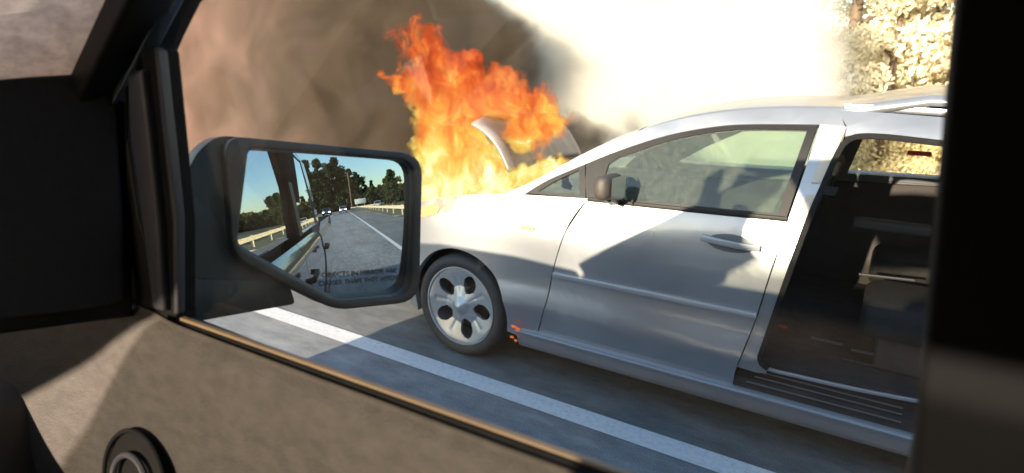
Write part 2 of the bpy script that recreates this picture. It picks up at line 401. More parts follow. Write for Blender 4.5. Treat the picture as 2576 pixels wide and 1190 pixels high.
# roof rack
rr_ = spl([(2120, 284), (2200, 287), (2345, 297), (2575, 314)])
ps = [(x, S(x, z) + .06, z + .022) for x, z in rr_] + [(1.25, 3.09, 1.60)]
sweep('roof_bar', ps, rect(.016, .014), chrome, van)
ps = [(x, 2 * YC - y, z) for x, y, z in ps]
sweep('roof_bar', ps, rect(.016, .014), chrome, van)
# roof skin
edge = [(x, z) for x, z in OUT if z > 1.40] + [(-.2, 1.60), (.1, 1.605), (.5, 1.60), (.9, 1.585), (1.3, 1.545), (1.55, 1.49)]
edge = sorted(set(edge)); e2 = [edge[0]]
for p in edge[1:]:
    if p[0] > e2[-1][0] + .03: e2.append(p)
V = []; Fs = []; NB_ = 12
for x, z in e2:
    ye = S(x, min(z, 1.56)) + .0
    for j in range(NB_ + 1):
        t = j / NB_; y = ye + (2 * YC - 2 * ye) * t
        V.append((x, y, z - .004 + .055 * (1 - (2 * t - 1) ** 2)))
for i in range(len(e2) - 1):
    for j in range(NB_): a = i * (NB_ + 1) + j; Fs.append((a, a + NB_ + 1, a + NB_ + 2, a + 1))
o = mesh('roof', V, Fs, silver, van, True); k = o.modifiers.new('solid', 'SOLIDIFY'); k.thickness = .03
zr0 = e2[0]
# headliner under the roof
V2 = [(v[0], YC + (v[1] - YC) * .95, v[2] - .05) for v in V]
mesh('headliner', V2, Fs, van_lining, van, True)
# windscreen between near and far pillars
low = [p for p in OUT if p[0] <= e2[0][0] + .001]
V = []; Fs = []
for x, z in low:
    ye = S(x, z)
    for j in range(NB_ + 1):
        t = j / NB_; y = ye + (2 * YC - 2 * ye) * t; V.append((x - .14 * (1 - (2 * t - 1) ** 2) * (1 - (z - 1.0) / .7), y, z + .02 * (1 - (2 * t - 1) ** 2)))
for i in range(len(low) - 1):
    for j in range(NB_): a = i * (NB_ + 1) + j; Fs.append((a, a + NB_ + 1, a + NB_ + 2, a + 1))
mesh('windscreen', V, Fs, glassmat('van_windscreen', (.62, .70, .62), boost=1.1), van, True)
# far side: lower body, pillars, glass
farlow = [(-2.0, .95), (-1.6, 1.03), (-.3, 1.09), (.9, 1.12), (1.6, 1.14), (1.68, .7), (1.6, .25), (XR + .36, .25)] + arc(XR, .325, .355, 0, 180, 12)[1:-1] + [(XR - .36, .25), (XW + .36, .25)] + arc(XW, .325, .355, 0, 180, 12)[1:-1] + [(XW - .36, .25), (NOSEX, .38), (NOSEX, .62), (NOSEX + .22, .83)]
vpanel('far_body_side', [farlow], .03, silver, far=True, cell=.12)
farwin_o = [(-1.72, 1.02)] + [p for p in OUT if p[0] > -1.66][::3] + [(.2, 1.58), (.9, 1.56), (1.4, 1.50), (1.62, 1.14), (.9, 1.12), (-.3, 1.09)]
FWa = [(-1.32, 1.09), (-1.10, 1.23), (-.86, 1.355), (-.60, 1.43), (-.36, 1.455), (-.43, 1.115)]
FWb = [(-.22, 1.125), (-.14, 1.45), (.62, 1.47), (.66, 1.15)]
FWc = [(.78, 1.155), (.76, 1.45), (1.25, 1.42), (1.42, 1.17)]
vpanel('far_window_frame', [farwin_o, FWa, FWb, FWc], .05, silver, far=True, cell=.12)
for q in (FWa, FWb, FWc): vpanel('far_window', [q], 0, glass_van if q is FWa else glassmat('tinted_glass', (.62, .60, .48)), far=True, off=.015, cell=.4)
# sunshade rail across the far sliding window, ceiling handle, inner linings
vpanel('far_door_lining', [[(-1.5, .95), (-.3, 1.05), (.7, 1.10), (.7, .3), (-1.5, .3)]], .02, van_int, far=True, off=.05, cell=.3)
box('window_rail', (.22, 2 * YC - 2.93, 1.40), (.62, .012, .02), black_pl, van)
# sill: bright lower strip, body lip
SB = [(-1.62, .175), (.345, .170)]
def strip(name, x0, x1, prof, m, n=30, parent=van):
    V = []; Fs = []
    for i in range(n + 1):
        x = x0 + (x1 - x0) * i / n
        for y, z in prof: V.append((x, y, z))
    k = len(prof)
    for i in range(n):
        for j in range(k - 1): a = i * k + j; Fs.append((a, a + 1, a + k + 1, a + k))
    Fs.append(tuple(range(k))); Fs.append(tuple(n * k + j for j in range(k)))
    me = bpy.data.meshes.new('t'); me.from_pydata(V, [], Fs); bm = bmesh.new(); bm.from_mesh(me); bpy.data.meshes.remove(me)
    return split(from_bm(name, bm, m, parent, smooth=True), 30)
strip('sill', -1.635, .36, [(2.83, .16), (2.745, .158), (2.722, .172), (2.706, .20), (2.694, .235), (2.682, .262), (2.676, .270), (2.676, .276), (2.683, .280), (2.683, .287), (2.690, .290), (2.83, .292), (2.83, .16)], silver_dull)
# stepwell with door tracks behind the sill, up to the floor lip
x0s = sp(1846, 960)[0]
strip('step_well', x0s, .36, [(2.70, .292), (2.73, .300), (2.735, .325), (2.80, .335), (2.80, .37), (2.81, .40), (3.4, .40), (3.4, .28)], van_int)
for i, (y, z) in enumerate(((2.715, .318), (2.745, .338), (2.775, .352))):
    sweep('door_track', [(x0s + .05 + .03 * i, y, z), (.20, y, z)], rect(.003, .003), mat('track_steel', (.20, .20, .21), .4, .8), van)
lip = spl([(1900, 925), (1932, 941), (1990, 955), (2150, 992), (2345, 1036)], 3)
sweep('floor_lip', [(x, 2.745, z) for x, z in lip] + [(.40, 2.745, .415)], rect(.008, .006), silver_dull, van)
# cabin floor, dash, seats
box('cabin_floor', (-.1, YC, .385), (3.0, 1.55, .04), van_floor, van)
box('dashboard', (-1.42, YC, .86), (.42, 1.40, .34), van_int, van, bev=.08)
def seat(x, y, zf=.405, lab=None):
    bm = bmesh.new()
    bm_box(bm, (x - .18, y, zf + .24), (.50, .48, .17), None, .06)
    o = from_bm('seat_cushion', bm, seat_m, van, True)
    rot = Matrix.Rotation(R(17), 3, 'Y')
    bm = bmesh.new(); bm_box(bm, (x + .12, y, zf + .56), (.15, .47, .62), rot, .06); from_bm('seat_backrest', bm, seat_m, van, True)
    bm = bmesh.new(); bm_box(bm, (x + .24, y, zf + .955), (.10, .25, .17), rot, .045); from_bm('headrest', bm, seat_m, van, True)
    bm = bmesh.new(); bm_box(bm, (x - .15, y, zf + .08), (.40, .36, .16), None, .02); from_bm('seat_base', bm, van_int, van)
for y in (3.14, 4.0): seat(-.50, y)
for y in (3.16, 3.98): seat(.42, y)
# steering wheel
bm = bmesh.new()
rotw = Matrix.Rotation(R(62), 3, 'Y')
for i in range(28):
    pass
bm.free()
stw = [Vector((-1.12, 3.14, .98)) + rotw @ Vector((.18 * cos(2 * pi * i / 28), .18 * sin(2 * pi * i / 28), 0)) for i in range(29)]
sweep('steering_wheel', stw, circ(.014, 8), black_pl, van, upv=Vector((.88, .0, .47)), closed_ends=False)
box('steering_hub', (-1.11, 3.14, .97), (.05, .30, .07), black_pl, van, bev=.02)
# interior mirror and red tags, belt
box('rear_view_mirror', (-1.0, YC - .05, 1.36), (.03, .24, .07), black_pl, van, bev=.012)
box('red_grab_label', tuple(at(2312, 386, 3.9)), (.11, .01, .025), red_m, van)
box('red_buckle', tuple(at(2240, 569, 3.6)), (.07, .02, .022), red_m, van)
box('red_seat_tag', tuple(at(1968, 823, 2.98)), (.045, .02, .02), mat('dull_red', (.25, .015, .012), .6), van)
for a, b, y in (((2160, 690), (2300, 706), 3.2), ((2120, 905), (2345, 955), 3.0), ((2140, 880), (2345, 922), 3.0), ((2040, 850), (2120, 868), 2.95)):
    sweep('seat_rail', [at(*a, y), at(*b, y)], rect(.006, .006), mat('seat_rail', (.06, .06, .07), .4, .6), van)
# arm rest panel and door pocket silhouettes seen through the opening
box('arm_rest', (.05, 3.42, .98), (.34, .07, .06), van_int, van, bev=.02)
# glowing scraps at the front end of the sill
hot = mat('glowing_plastic', (.3, .08, .03), .6, emit=(1, .2, .06), es=.16)
for k_, (px_, py_, sz_) in enumerate(((1292, 822, .022), (1303, 829, .018), (1287, 848, .014), (1296, 856, .012))):
    c_ = at(px_, py_, 2.66 + .01 * k_); bm = bmesh.new(); bmesh.ops.create_icosphere(bm, subdivisions=1, radius=sz_)
    for v in bm.verts: v.co = Vector((v.co.x * random.uniform(.7, 1.5), v.co.y * .5, v.co.z * random.uniform(.3, .8))) + c_
    from_bm('burning_drip', bm, hot, van, True)
# rear body and slid-back door (mostly behind the truck pillar)
rq = [(XB + .13, .25), (XR - .36, .25)] + arc(XR, .325, .355, 180, 0, 16)[1:-1] + [(XR + .36, .25), (1.62, .25), (1.68, .7), (1.60, 1.12), (1.45, 1.46), (.85, 1.49), (XB + .13, 1.49)]
rqw = [(.80, 1.15), (.80, 1.42), (1.30, 1.40), (1.45, 1.17)]
if XB + .13 < XR - .38:
    vpanel('rear_quarter', [rq, rqw], .03, silver, cell=.1)
vpanel('rear_quarter_glass', [rqw], 0, glass_van, off=.012, cell=.4)
sd = [(XB + .16, .34), (XB + .20, .30), (1.0, .30), (1.28, .62), (1.30, 1.05), (XB + .16, 1.07)]
sdo = vpanel('sliding_door', [sd], .05, silver, off=-.075, cell=.1)
sdw = [(XB + .16, 1.08), (1.30, 1.07), (1.20, 1.47), (XB + .20, 1.47)]
sdi = [(XB + .22, 1.12), (1.24, 1.11), (1.15, 1.43), (XB + .25, 1.43)]
vpanel('sliding_door_frame', [sdw, sdi], .03, silver, off=-.07, cell=.2)
vpanel('sliding_door_glass', [sdi], 0, glass_van, off=-.06, cell=.4)
# tail
V = [(1.66, 2.86, .25), (1.66, 4.28, .25), (1.70, 2.86, .75), (1.70, 4.28, .75), (1.60, 2.95, 1.15), (1.60, 4.19, 1.15), (1.5, 3.02, 1.5), (1.5, 4.12, 1.5)]
mesh('tailgate', V, [(0, 1, 3, 2), (2, 3, 5, 4), (4, 5, 7, 6)], silver, van)
box('tail_light', (1.63, 2.90, 1.0), (.08, .1, .34), red_m, van, bev=.03)
# nose: bumper wraps across the front
V = []; Fs = []; zz = [.18, .28, .42, .58, .70, .80, .86]; xo = [.10, .02, -.02, 0, .03, .12, .30]
for z, dx in zip(zz, xo):
    for j in range(13):
        t = j / 12; y = 2.86 + (2 * YC - 2 * 2.86) * t
        ye = S(NOSEX, .5); y = ye + (2 * YC - 2 * ye) * t
        V.append((NOSEX + dx - .14 * (1 - (2 * t - 1) ** 2), y, z))
for i in range(len(zz) - 1):
    for j in range(12): a = i * 13 + j; Fs.append((a, a + 1, a + 14, a + 13))
mesh('front_bumper', V, Fs, silver, van, True)
box('grille', (NOSEX - .145, YC, .62), (.03, .72, .12), black_pl, van, bev=.01)
box('lower_intake', (NOSEX - .12, YC, .33), (.05, .95, .14), black_pl, van, bev=.015)
for sg in (-1, 1): box('headlamp_unit', (NOSEX + .02, YC + sg * .55, .70), (.12, .26, .12), mat('lamp_lens', (.35, .33, .30), .1, .3, coat=1), van, Matrix.Rotation(-sg * .25, 3, 'Z'), .02)
# headlight on the corner
hl = spl([(1062, 520), (1090, 513), (1108, 522), (1100, 536), (1075, 545), (1055, 548)])
vpanel('headlight', [hl], .03, mat('headlight_lens', (.55, .25, .12), .15, .2, coat=1), off=-.006, cell=.05)  # glow of the flames put into the lens's orange colour
# lamp repeater and fuel flap sized marks
vpanel('side_repeater', [spl([(1312, 566), (1345, 572), (1343, 580), (1312, 575)])], .012, mat('amber_lens', (.45, .22, .12), .3), off=-.006, cell=.03)
# engine bay: floor, far fender top, radiator, engine, scorched
char = mat('charred_metal', (.02, .017, .015), .8, var=.5, vscale=20, bump=.6)
box('engine_block', (-2.15, 3.55, .62), (.55, .8, .42), char, van, bev=.05)
box('radiator_panel', (-2.66, YC, .60), (.06, 1.2, .40), char, van)
box('firewall', (-1.62, YC, .72), (.05, 1.5, .52), char, van)
box('engine_bay_floor', (-2.15, YC, .33), (1.15, 1.1, .03), char, van)
box('cowl', (-1.70, YC, .985), (.16, 1.45, .05), mat('cowl_plastic', (.10, .09, .085), .6), van, bev=.015)
# raised bonnet
hn, hf = at(1283, 432, 2.95), at(1463, 389, 4.15)
tn, tf = at(1186, 292, 2.98), at(1375, 268, 4.15)
HV = []; HF = []; n1 = n2 = 14
for i in range(n1 + 1):
    for j in range(n2 + 1):
        s = i / n1; t = j / n2
        p = hn.lerp(hf, t).lerp(tn.lerp(tf, t), s)
        nn = (hf - hn).cross(tn - hn).normalized()
        p = p + nn * (.035 * sin(pi * s) * 1 + .03 * sin(pi * t)) - Vector((0, 0, .04)) * (s ** 3) * (abs(2 * t - 1) ** 3)
        HV.append(p)
for i in range(n1):
    for j in range(n2): a = i * (n2 + 1) + j; HF.append((a, a + 1, a + n2 + 2, a + n2 + 1))
bon = mesh('bonnet', HV, HF, mat('bonnet_paint', (.26, .235, .22), .5, .35, var=.35, vscale=5), van, True)
k = bon.modifiers.new('solid', 'SOLIDIFY'); k.thickness = .02
sweep('bonnet_strut', [Vector((-2.1, 4.0, .85)), tf.lerp(hf, .4)], circ(.008, 8), char, van)
# door mirror of the van
mb = at(1530, 470, 2.60)
bm = bmesh.new(); bm_box(bm, (0, 0, 0), (.085, .18, .12), Matrix.Rotation(R(-8), 3, 'Z'), .038)
for v in bm.verts: v.co += mb
mm = split(from_bm('door_mirror', bm, mat('van_mirror_shell', (.06, .053, .048), .6, .3, var=.3), van, True), 60)
V = [mb + Vector((.052, -.085, -.055)), mb + Vector((.052, .085, -.055)), mb + Vector((.052, .085, .055)), mb + Vector((.052, -.085, .055))]
mesh('mirror_glass', V, [(0, 1, 2, 3)], chrome, mm)
sweep('mirror_arm', [mb + Vector((0, .02, -.07)), mb + Vector((-.01, .14, -.09))], rect(.02, .015), black_pl, mm)
# wheels
def wheel(name, cx, cyy, side=1):
    we = empty(name, (0, 0, 0)); we.parent = van; we.location = (cx - van.location.x, cyy - van.location.y, .318)
    base = Vector((cx, cyy, .318))
    def lathe(nm, prof, m, n=64, closed=True):
        V = []; Fs = []; k = len(prof)
        for i in range(n):
            a = 2 * pi * i / n
            for r, y in prof: V.append(base + Vector((r * cos(a), y * side, r * sin(a))))
        for i in range(n):
            for j in range(k if closed else k - 1):
                a0 = i * k + j; a1 = i * k + (j + 1) % k; b0 = ((i + 1) % n) * k + j; b1 = ((i + 1) % n) * k + (j + 1) % k
                Fs.append((a0, a1, b1, b0))
        me = bpy.data.meshes.new('t'); me.from_pydata([tuple(v) for v in V], [], Fs); bm = bmesh.new(); bm.from_mesh(me); bpy.data.meshes.remove(me)
        return split(from_bm(nm, bm, m, we, smooth=True), 40)
    lathe('tyre', [(.243, -.005), (.256, -.018), (.285, -.022), (.303, -.012), (.314, .006), (.3175, .03), (.3185, .10), (.3175, .165), (.305, .195), (.25, .20), (.243, .19)], tyre_m)
    lathe('rim', [(.247, .0), (.244, -.014), (.237, -.014), (.232, .0), (.226, .03), (.22, .12), (.22, .18), (.247, .18)], alloy)
    lathe('brake_disc', [(.0, .085), (.15, .085), (.15, .10), (.0, .10)], dark_alloy, closed=False)
    lathe('wheel_back', [(.0, .14), (.21, .14)], mat('wheel_back', (.02, .02, .02), .9), closed=False)
    # five broad spokes: a dished disc with five holes
    nr, ntt = 34, 200; V = []; Fs = []; ids = {}
    def depth(r, a):
        ph = (a * 5 / (2 * pi)) % 1.0
        s = abs(ph - .5) * 2           # 1 on the spoke, 0 mid-hole
        d = .012 + .028 * (1 - min(1, abs(r - .12) / .11)) - .020 * max(0, 1 - r / .05)
        groove = .005 * math.exp(-((1 - s) / .14) ** 2) * (1 if .05 < r < .2 else 0) * min(1, (r - .05) / .05 if r > .05 else 0)
        return d + groove + .02 * (1 - s) * (r / .215) * .6
    def hole(r, a):
        ph = (a * 5 / (2 * pi)) % 1.0; da = (ph - .5) * 2 * pi / 5 * r
        rc = .146
        wv = .047 + .36 * (r - rc) * .6
        return ((r - rc) / .068) ** 2 + (da / max(.01, wv)) ** 2 < 1
    for i in range(nr + 1):
        for j in range(ntt):
            r = .234 * i / nr; a = 2 * pi * j / ntt + .55
            V.append(base + Vector((r * cos(a), depth(r, a - .55) * side, r * sin(a))))
    for i in range(nr):
        for j in range(ntt):
            rm = .234 * (i + .5) / nr; am = 2 * pi * (j + .5) / ntt
            if hole(rm, am): continue
            k = (j + 1) % ntt
            Fs.append((i * ntt + j, i * ntt + k, (i + 1) * ntt + k, (i + 1) * ntt + j))
    me = bpy.data.meshes.new('t'); me.from_pydata([tuple(v) for v in V], [], Fs); bm = bmesh.new(); bm.from_mesh(me); bpy.data.meshes.remove(me)
    bmesh.ops.remove_doubles(bm, verts=bm.verts, dist=1e-5)
    # relax the stair-stepped hole borders
    bv = [v for v in bm.verts if v.is_boundary]
    for _ in range(6):
        new = {}
        for v in bv:
            nb = [e.other_vert(v) for e in v.link_edges if e.is_boundary]
            if len(nb) == 2: new[v] = (v.co * 2 + nb[0].co + nb[1].co) / 4
        for v, c in new.items(): v.co = c
    for f in bm.faces:
        f.normal_update()
    o = from_bm('spokes', bm, alloy, we, smooth=True)
    kk = o.modifiers.new('solid', 'SOLIDIFY'); kk.thickness = .022; kk.offset = -1 if side > 0 else -1; split(o, 45)
    lathe('hub_cap', [(.0, .002), (.024, .003), (.030, .010), (.030, .03)], silver_dull, 32, closed=False)
    return we
wheel('wheel', XW, 2.715)
wheel('wheel', XR, 2.715)
wheel('wheel', XW, 2 * YC - 2.715, -1)
wheel('wheel', XR, 2 * YC - 2.715, -1)
# wheel housings and dark underbody
for cx in (XW, XR):
    V = []; Fs = []
    for i, (x, z) in enumerate(arc(cx, .325, .362, -10, 190, 20)):
        V += [(x, 2.72, z), (x, 3.1, z)]
    for i in range(20): Fs.append((2 * i, 2 * i + 1, 2 * i + 3, 2 * i + 2))
    mesh('wheel_housing', V, Fs, rubber, van, True)
box('underbody', (-.55, YC, .25), (2.0, 1.55, .10), rubber, van)
box('rear_floor', (1.15, YC, .45), (.9, 1.4, .05), rubber, van)

# ------------------------------------------------------------------ pickup truck (the photographer's)
truck = empty('pickup_truck', (0, -.4, 0))
tag(truck, 'dark pickup truck seen from its passenger seat, door trim, window and side mirror in front', 'truck')
YS = .45
wx0, wz0 = at(440, 812, YS).x, at(440, 812, YS).z
# inner door panel: traced sill, leaning inwards as it goes down
sill_line = [at(px, py, YS) for px, py in ((250, 722), (380, 782), (440, 814), (560, 860), (760, 935), (970, 1012), (1240, 1112), (1545, 1222), (1900, 1350), (2400, 1530))]
DP = []; 
sl_ = smooth_line(sill_line, 5)
sl_.insert(0, sl_[0] + Vector((-.42, -.12, -.03)))
drop = [(0, 0), (.003, .006), (-.006, .014), (-.016, .03), (-.028, .07), (-.040, .14), (-.052, .24), (-.06, .34), (-.045, .44), (-.02, .60)]
V = []; Fs = []; k = len(drop)
for p in sl_:
    for dy, dz in drop: V.append(p + Vector((0, dy, -dz)))
for i in range(len(sl_) - 1):
    for j in range(k - 1): a = i * k + j; Fs.append((a, a + k, a + k + 1, a + 1))
dp = mesh('inner_door_panel', V, Fs, panel_m, truck, True)
kk = dp.modifiers.new('sub', 'SUBSURF'); kk.levels = 1; kk.render_levels = 2
# seals along the glass
def along(a, b, n=24):
    return [a.lerp(b, i / n) for i in range(n + 1)]
s0, s1 = at(436, 806, YS + .014), at(2400, 1509, YS + .014)
sweep('inner_window_seal', along(s0, s1), rect(.0045, .006), rubber, truck)
q0, q1 = at(1000, 1025, YS + .010), at(2400, 1522, YS + .010); sweep('inner_window_seal', along(q0, q1), rect(.0055, .0085), rubber, truck)
s0, s1 = at(460, 803, YS + .018), at(2400, 1493, YS + .018)
tanstrip = mat('sill_strip', (.20, .14, .09), .5, var=.15)
sweep('window_sill_strip', along(s0, s1), rect(.004, .0045), tanstrip, truck)
s0, s1 = at(480, 803, YS + .06), at(1000, 975, YS + .06)
s1 = at(1060, 1030, YS + .05)
sweep('outer_belt_moulding', along(s0, s1), rect(.004, .0045), mat('belt_moulding_black', (.035, .042, .055), .35, coat=.3), truck)
# vertical window channel and sail at the front of the door glass
def poly(name, pts, Y, th, m, n=0, bev=0, cell=0, parent=truck):
    q = [at(px, py, Y) for px, py in pts]
    q = [(p.x, p.z) for p in q]
    if n: q = [(v.x, v.y) for v in smooth_line([Vector((*p, 0)) for p in q], n, True)]
    # face towards -Y: frame ax = X, ay = Z has normal -Y
    return slab(name, [q], Vector((0, Y, 0)), Vector((1, 0, 0)), Vector((0, 0, 1)), th, m, parent, cell, bev=bev)
poly('window_channel', [(352, 140), (372, 117), (388, 118), (396, 128), (418, 330), (442, 560), (444, 800), (404, 790), (392, 560), (378, 330)], YS + .0, .03, rubber, bev=.004)
poly('channel_lip', [(386, 118), (397, 126), (420, 330), (445, 560), (446, 790), (436, 790), (434, 560), (408, 330)], YS - .004, .012, trim_grey, bev=.002)
poly('channel_trim', [(318, 190), (352, 172), (372, 330), (396, 560), (410, 786), (384, 780), (352, 520), (326, 350)], YS - .012, .03, trim_grey, bev=.006)
# A pillar inner cover, dark, from the sill up to the roof
PP0 = at(322, 500, YS + .004); PAX = Vector((.42, .90, 0)).normalized(); PNN = PAX.cross(Vector((0, 0, 1)))
def polyp(name, pts, off, th, m, bev=0):
    q = [atpl(px, py, PP0 + PNN * off, PNN) - PP0 for px, py in pts]
    return slab(name, [[(v.dot(PAX), v.z) for v in q]], PP0 + PNN * off, PAX, Vector((0, 0, 1)), th, m, truck, bev=bev)
poly('a_pillar_trim', [(314, -120), (500, -120), (412, 0), (372, 88), (340, 172), (318, 196), (318, 350), (345, 540), (420, 800), (420, 822), (330, 815), (314, 800)], YS + .004, .05, black_pl, bev=.008)
polyp('pillar_cover', [(-130, -160), (332, -120), (332, 800), (-130, 860)], 0, .02, black_pl, bev=.006)
polyp('pillar_fabric', [(-120, 190), (120, 190), (235, 185), (280, 205), (292, 300), (306, 500), (320, 760), (250, 775), (60, 800), (-120, 820)], .012, .014, navy_fabric, bev=.008)
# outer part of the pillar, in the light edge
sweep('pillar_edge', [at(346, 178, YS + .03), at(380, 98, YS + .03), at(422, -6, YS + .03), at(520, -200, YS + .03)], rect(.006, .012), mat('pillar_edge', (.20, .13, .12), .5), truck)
# speaker grille ring at the lower left
gc = at(335, 1215, .375)
gx = Vector((1, 0, 0)); gz = Vector((0, .25, 1)).normalized()
def ringp(r, off=0): return [gc + gx * (r * cos(2 * pi * i / 48)) + gz * (r * .9 * sin(2 * pi * i / 48)) + Vector((0, off, 0)) for i in range(49)]
sweep('speaker_ring', ringp(.088), circ(.004, 8), rubber, truck, closed_ends=False)
sweep('speaker_ring', ringp(.050, -.006), circ(.005, 8), trim_grey, truck, closed_ends=False)
V = [gc + Vector((0, .004, 0))] + ringp(.086, .004)[:-1]
mesh('speaker_grille', V, [(0, i + 1, (i + 1) % 48 + 1) for i in range(48)], black_pl, truck)
# B pillar trim with belt
bp0, bp1 = at(2345, -40, YS).x, at(2345, 1240, YS).x
V2d = [(at(2347, -60, YS).x, 1.86), (at(2347, 1260, YS).x, 1.25), (bp1 + .30, 1.25), (bp1 + .30, 1.86)]
slab('b_pillar_trim', [V2d], Vector((0, YS - .01, 0)), Vector((1, 0, 0)), Vector((0, 0, 1)), .07, mat('pillar_trim', (.006, .006, .007), .95, 0, .08, var=.2), truck, 0, bev=.006)
sweep('seat_belt', [Vector((.13, YS - .035, 1.80)), Vector((.15, YS - .04, 1.3)), Vector((.16, YS - .04, 1.0))], rect(.024, .0015), seat_m, truck)
# header and roof
GY = .50
box('door_header', (-.36, YS + .02, 1.845), (1.05, .07, .06), black_pl, truck, bev=.015)
# exterior doors (flat dark paint with a shoulder) down the flank: profile swept along x
flank = [(.30, .50), (.34, .545), (.45, .575), (.70, .588), (.90, .588), (.98, .580), (1.03, .566), (1.08, .560), (1.12, .552), (1.16, .530), (1.19, .514), (1.20, .505)]
def flankpanel(name, x0, x1, m=truck_paint, prof=flank, n=8, th=.02):
    V = []; Fs = []; k = len(prof)
    for i in range(n + 1):
        x = x0 + (x1 - x0) * i / n
        for z, y in prof: V.append((x, y, z))
    for i in range(n):
        for j in range(k - 1): a = i * k + j; Fs.append((a, a + k, a + k + 1, a + 1))
    o = mesh(name, V, Fs, m, truck, True)
    kk = o.modifiers.new('solid', 'SOLIDIFY'); kk.thickness = th; kk.offset = -1
    if sum(p.normal.y for p in o.data.polygons) < 0: o.data.flip_normals()
    return split(o, 60)
fd = flankpanel('front_door_skin', -1.02, .085)
rd = flankpanel('rear_door_skin', .095, 1.10)
bedprof = [(z, y + .01) for z, y in flank[:-2]] + [(1.27, .560), (1.285, .52), (1.285, .48)]
bd = flankpanel('bed_side', 1.14, 3.05, prof=bedprof)
for x, par in ((-.10, fd), (.93, rd)):
    sweep('door_handle', [Vector((x - .11, .602, 1.04)), Vector((x - .09, .640, 1.045)), Vector((x + .07, .640, 1.045)), Vector((x + .10, .602, 1.04))], rect(.016, .010), black_pl, par)
# windows behind and their pillars on the outside
def quad_y(name, pts, m, th=.006, parent=truck):   # pts: (x, z, y)
    V = [Vector((x, y, z)) for x, z, y in pts]
    o = mesh(name, V, [(0, 1, 2, 3)], m, parent)
    if th: kk = o.modifiers.new('solid', 'SOLIDIFY'); kk.thickness = th; kk.offset = 0
    return o
# the glass we look through: one sheet, upper edge tipping inwards
# points below at x,z,y
gw = mesh('front_window', [(-.89, .500, 1.24), (.06, .500, 1.26), (.04, .462, 1.83), (-.72, .462, 1.83), (-.86, .478, 1.66)], [(0, 1, 2, 3, 4)], glass_side, truck)
quad_y('outer_b_pillar', [(.05, 1.25, .53), (.15, 1.25, .53), (.13, 1.86, .475), (.04, 1.86, .475)], black_pl, .02)
quad_y('rear_window', [(.15, 1.265, .525), (1.02, 1.275, .525), (.86, 1.84, .475), (.13, 1.84, .475)], glass_truck_back, .004)
quad_y('outer_c_pillar', [(1.02, 1.26, .53), (1.20, 1.26, .53), (1.05, 1.87, .47), (.85, 1.87, .47)], truck_paint, .02)
sweep('drip_rail', [Vector((-1.5, .42, 1.25)), Vector((-.98, .46, 1.62)), Vector((-.72, .47, 1.84)), Vector((-.2, .46, 1.90)), Vector((.9, .46, 1.89)), Vector((1.05, .46, 1.82))], rect(.022, .012), truck_paint, truck)
sweep('window_chrome', [Vector((.16, .535, 1.262)), Vector((1.02, .535, 1.272))], rect(.005, .006), chrome, truck)
# roof, driver's side, hood, windshield, dash, seats: what casts the shade
V = []; Fs = []
for i, x in enumerate([-.72, -.4, .2, .8, 1.05]):
    zt = [1.86, 1.905, 1.915, 1.90, 1.84][i]
    for j in range(9):
        t = j / 8; V.append((x, .45 - 1.72 * t, zt + .04 * (1 - (2 * t - 1) ** 2)))
for i in range(4):
    for j in range(8): a = i * 9 + j; Fs.append((a, a + 1, a + 10, a + 9))
o = mesh('roof', V, Fs, truck_paint, truck, True); kk = o.modifiers.new('solid', 'SOLIDIFY'); kk.thickness = .05; kk.offset = 0
def ymir(y): return -.82 - y
for s, yy, dx in ((1, .44, 0), (-1, -1.26, -.30)):
    sweep('windshield_pillar', [Vector((-1.58 + dx, yy, 1.22)), Vector((-1.1 + dx, yy, 1.56)), Vector((-.70 + dx, yy, 1.86))], rect(.035, .03), truck_paint if s < 0 else black_pl, truck)
# windshield plane: y from .42 to -1.24; the passenger half gets an added film that reflects as a veil
def wsp(y, t): x, z = -1.58 + (.88) * t, 1.20 + .655 * t; return (x - .10 * (1 - ((y + .41) / .85) ** 2) + .32 * min(0, y) / 1.24, y, z)
for nm, ya, yb, m in (('windshield', .42, .0, glass_veil), ('windshield', -.0, -1.24, glass_shield)):
    V = []; Fs = []
    for i in range(9):
        for j in range(7): V.append(wsp(ya + (yb - ya) * j / 6, i / 8))
    for i in range(8):
        for j in range(6): a = i * 7 + j; Fs.append((a, a + 1, a + 8, a + 7))
    mesh(nm, V, Fs, m, truck, True)
sweep('veil_edge_strip', [Vector(wsp(.0, t)) + Vector((-.012, 0, .012)) for t in (.02, .25, .5, .75, .97)], rect(.007, .007), mat('veil_edge_tan', (.75, .38, .2), .6), truck)  # added tan strip, meant to reflect as a line in the side window
box('dashboard', (-1.50, -.41, .98), (.50, 1.66, .24), mat('dash_vinyl', (.10, .09, .085), .8, var=.2, bump=.4, bscale=300), truck, bev=.06)
# bonnet and front wings
V = []; Fs = []
for i, (x, z) in enumerate([(-1.62, 1.20), (-2.0, 1.215), (-2.5, 1.20), (-2.85, 1.15), (-3.0, 1.02), (-3.02, .5)]):
    for j in range(13):
        t = j / 12; y = .58 - 1.98 * t; V.append((x, y, z + .06 * (1 - (2 * t - 1) ** 2) - (.05 if j in (0, 12) and i < 4 else 0)))
for i in range(5):
    for j in range(12): a = i * 13 + j; Fs.append((a, a + 1, a + 14, a + 13))
mesh('bonnet', V, Fs, truck_paint, truck, True)
flankpanel('front_wing', -3.0, -1.03, prof=[(z if z < 1 else z - .13 + .0, y) for z, y in flank])
mesh('driver_side', [(-3.0, -1.40, .35), (3.05, -1.40, .35), (3.05, -1.40, 1.27), (-1.1, -1.38, 1.27), (-3.0, -1.40, 1.10)], [(0, 1, 2, 3, 4)], truck_paint, truck)
quad_y('driver_window', [(-1.5, 1.26, -1.37), (-.08, 1.26, -1.37), (-.08, 1.86, -1.29), (-1.05, 1.86, -1.29)], glassmat('driver_glass', (.42, .42, .39), boost=.8), .0)
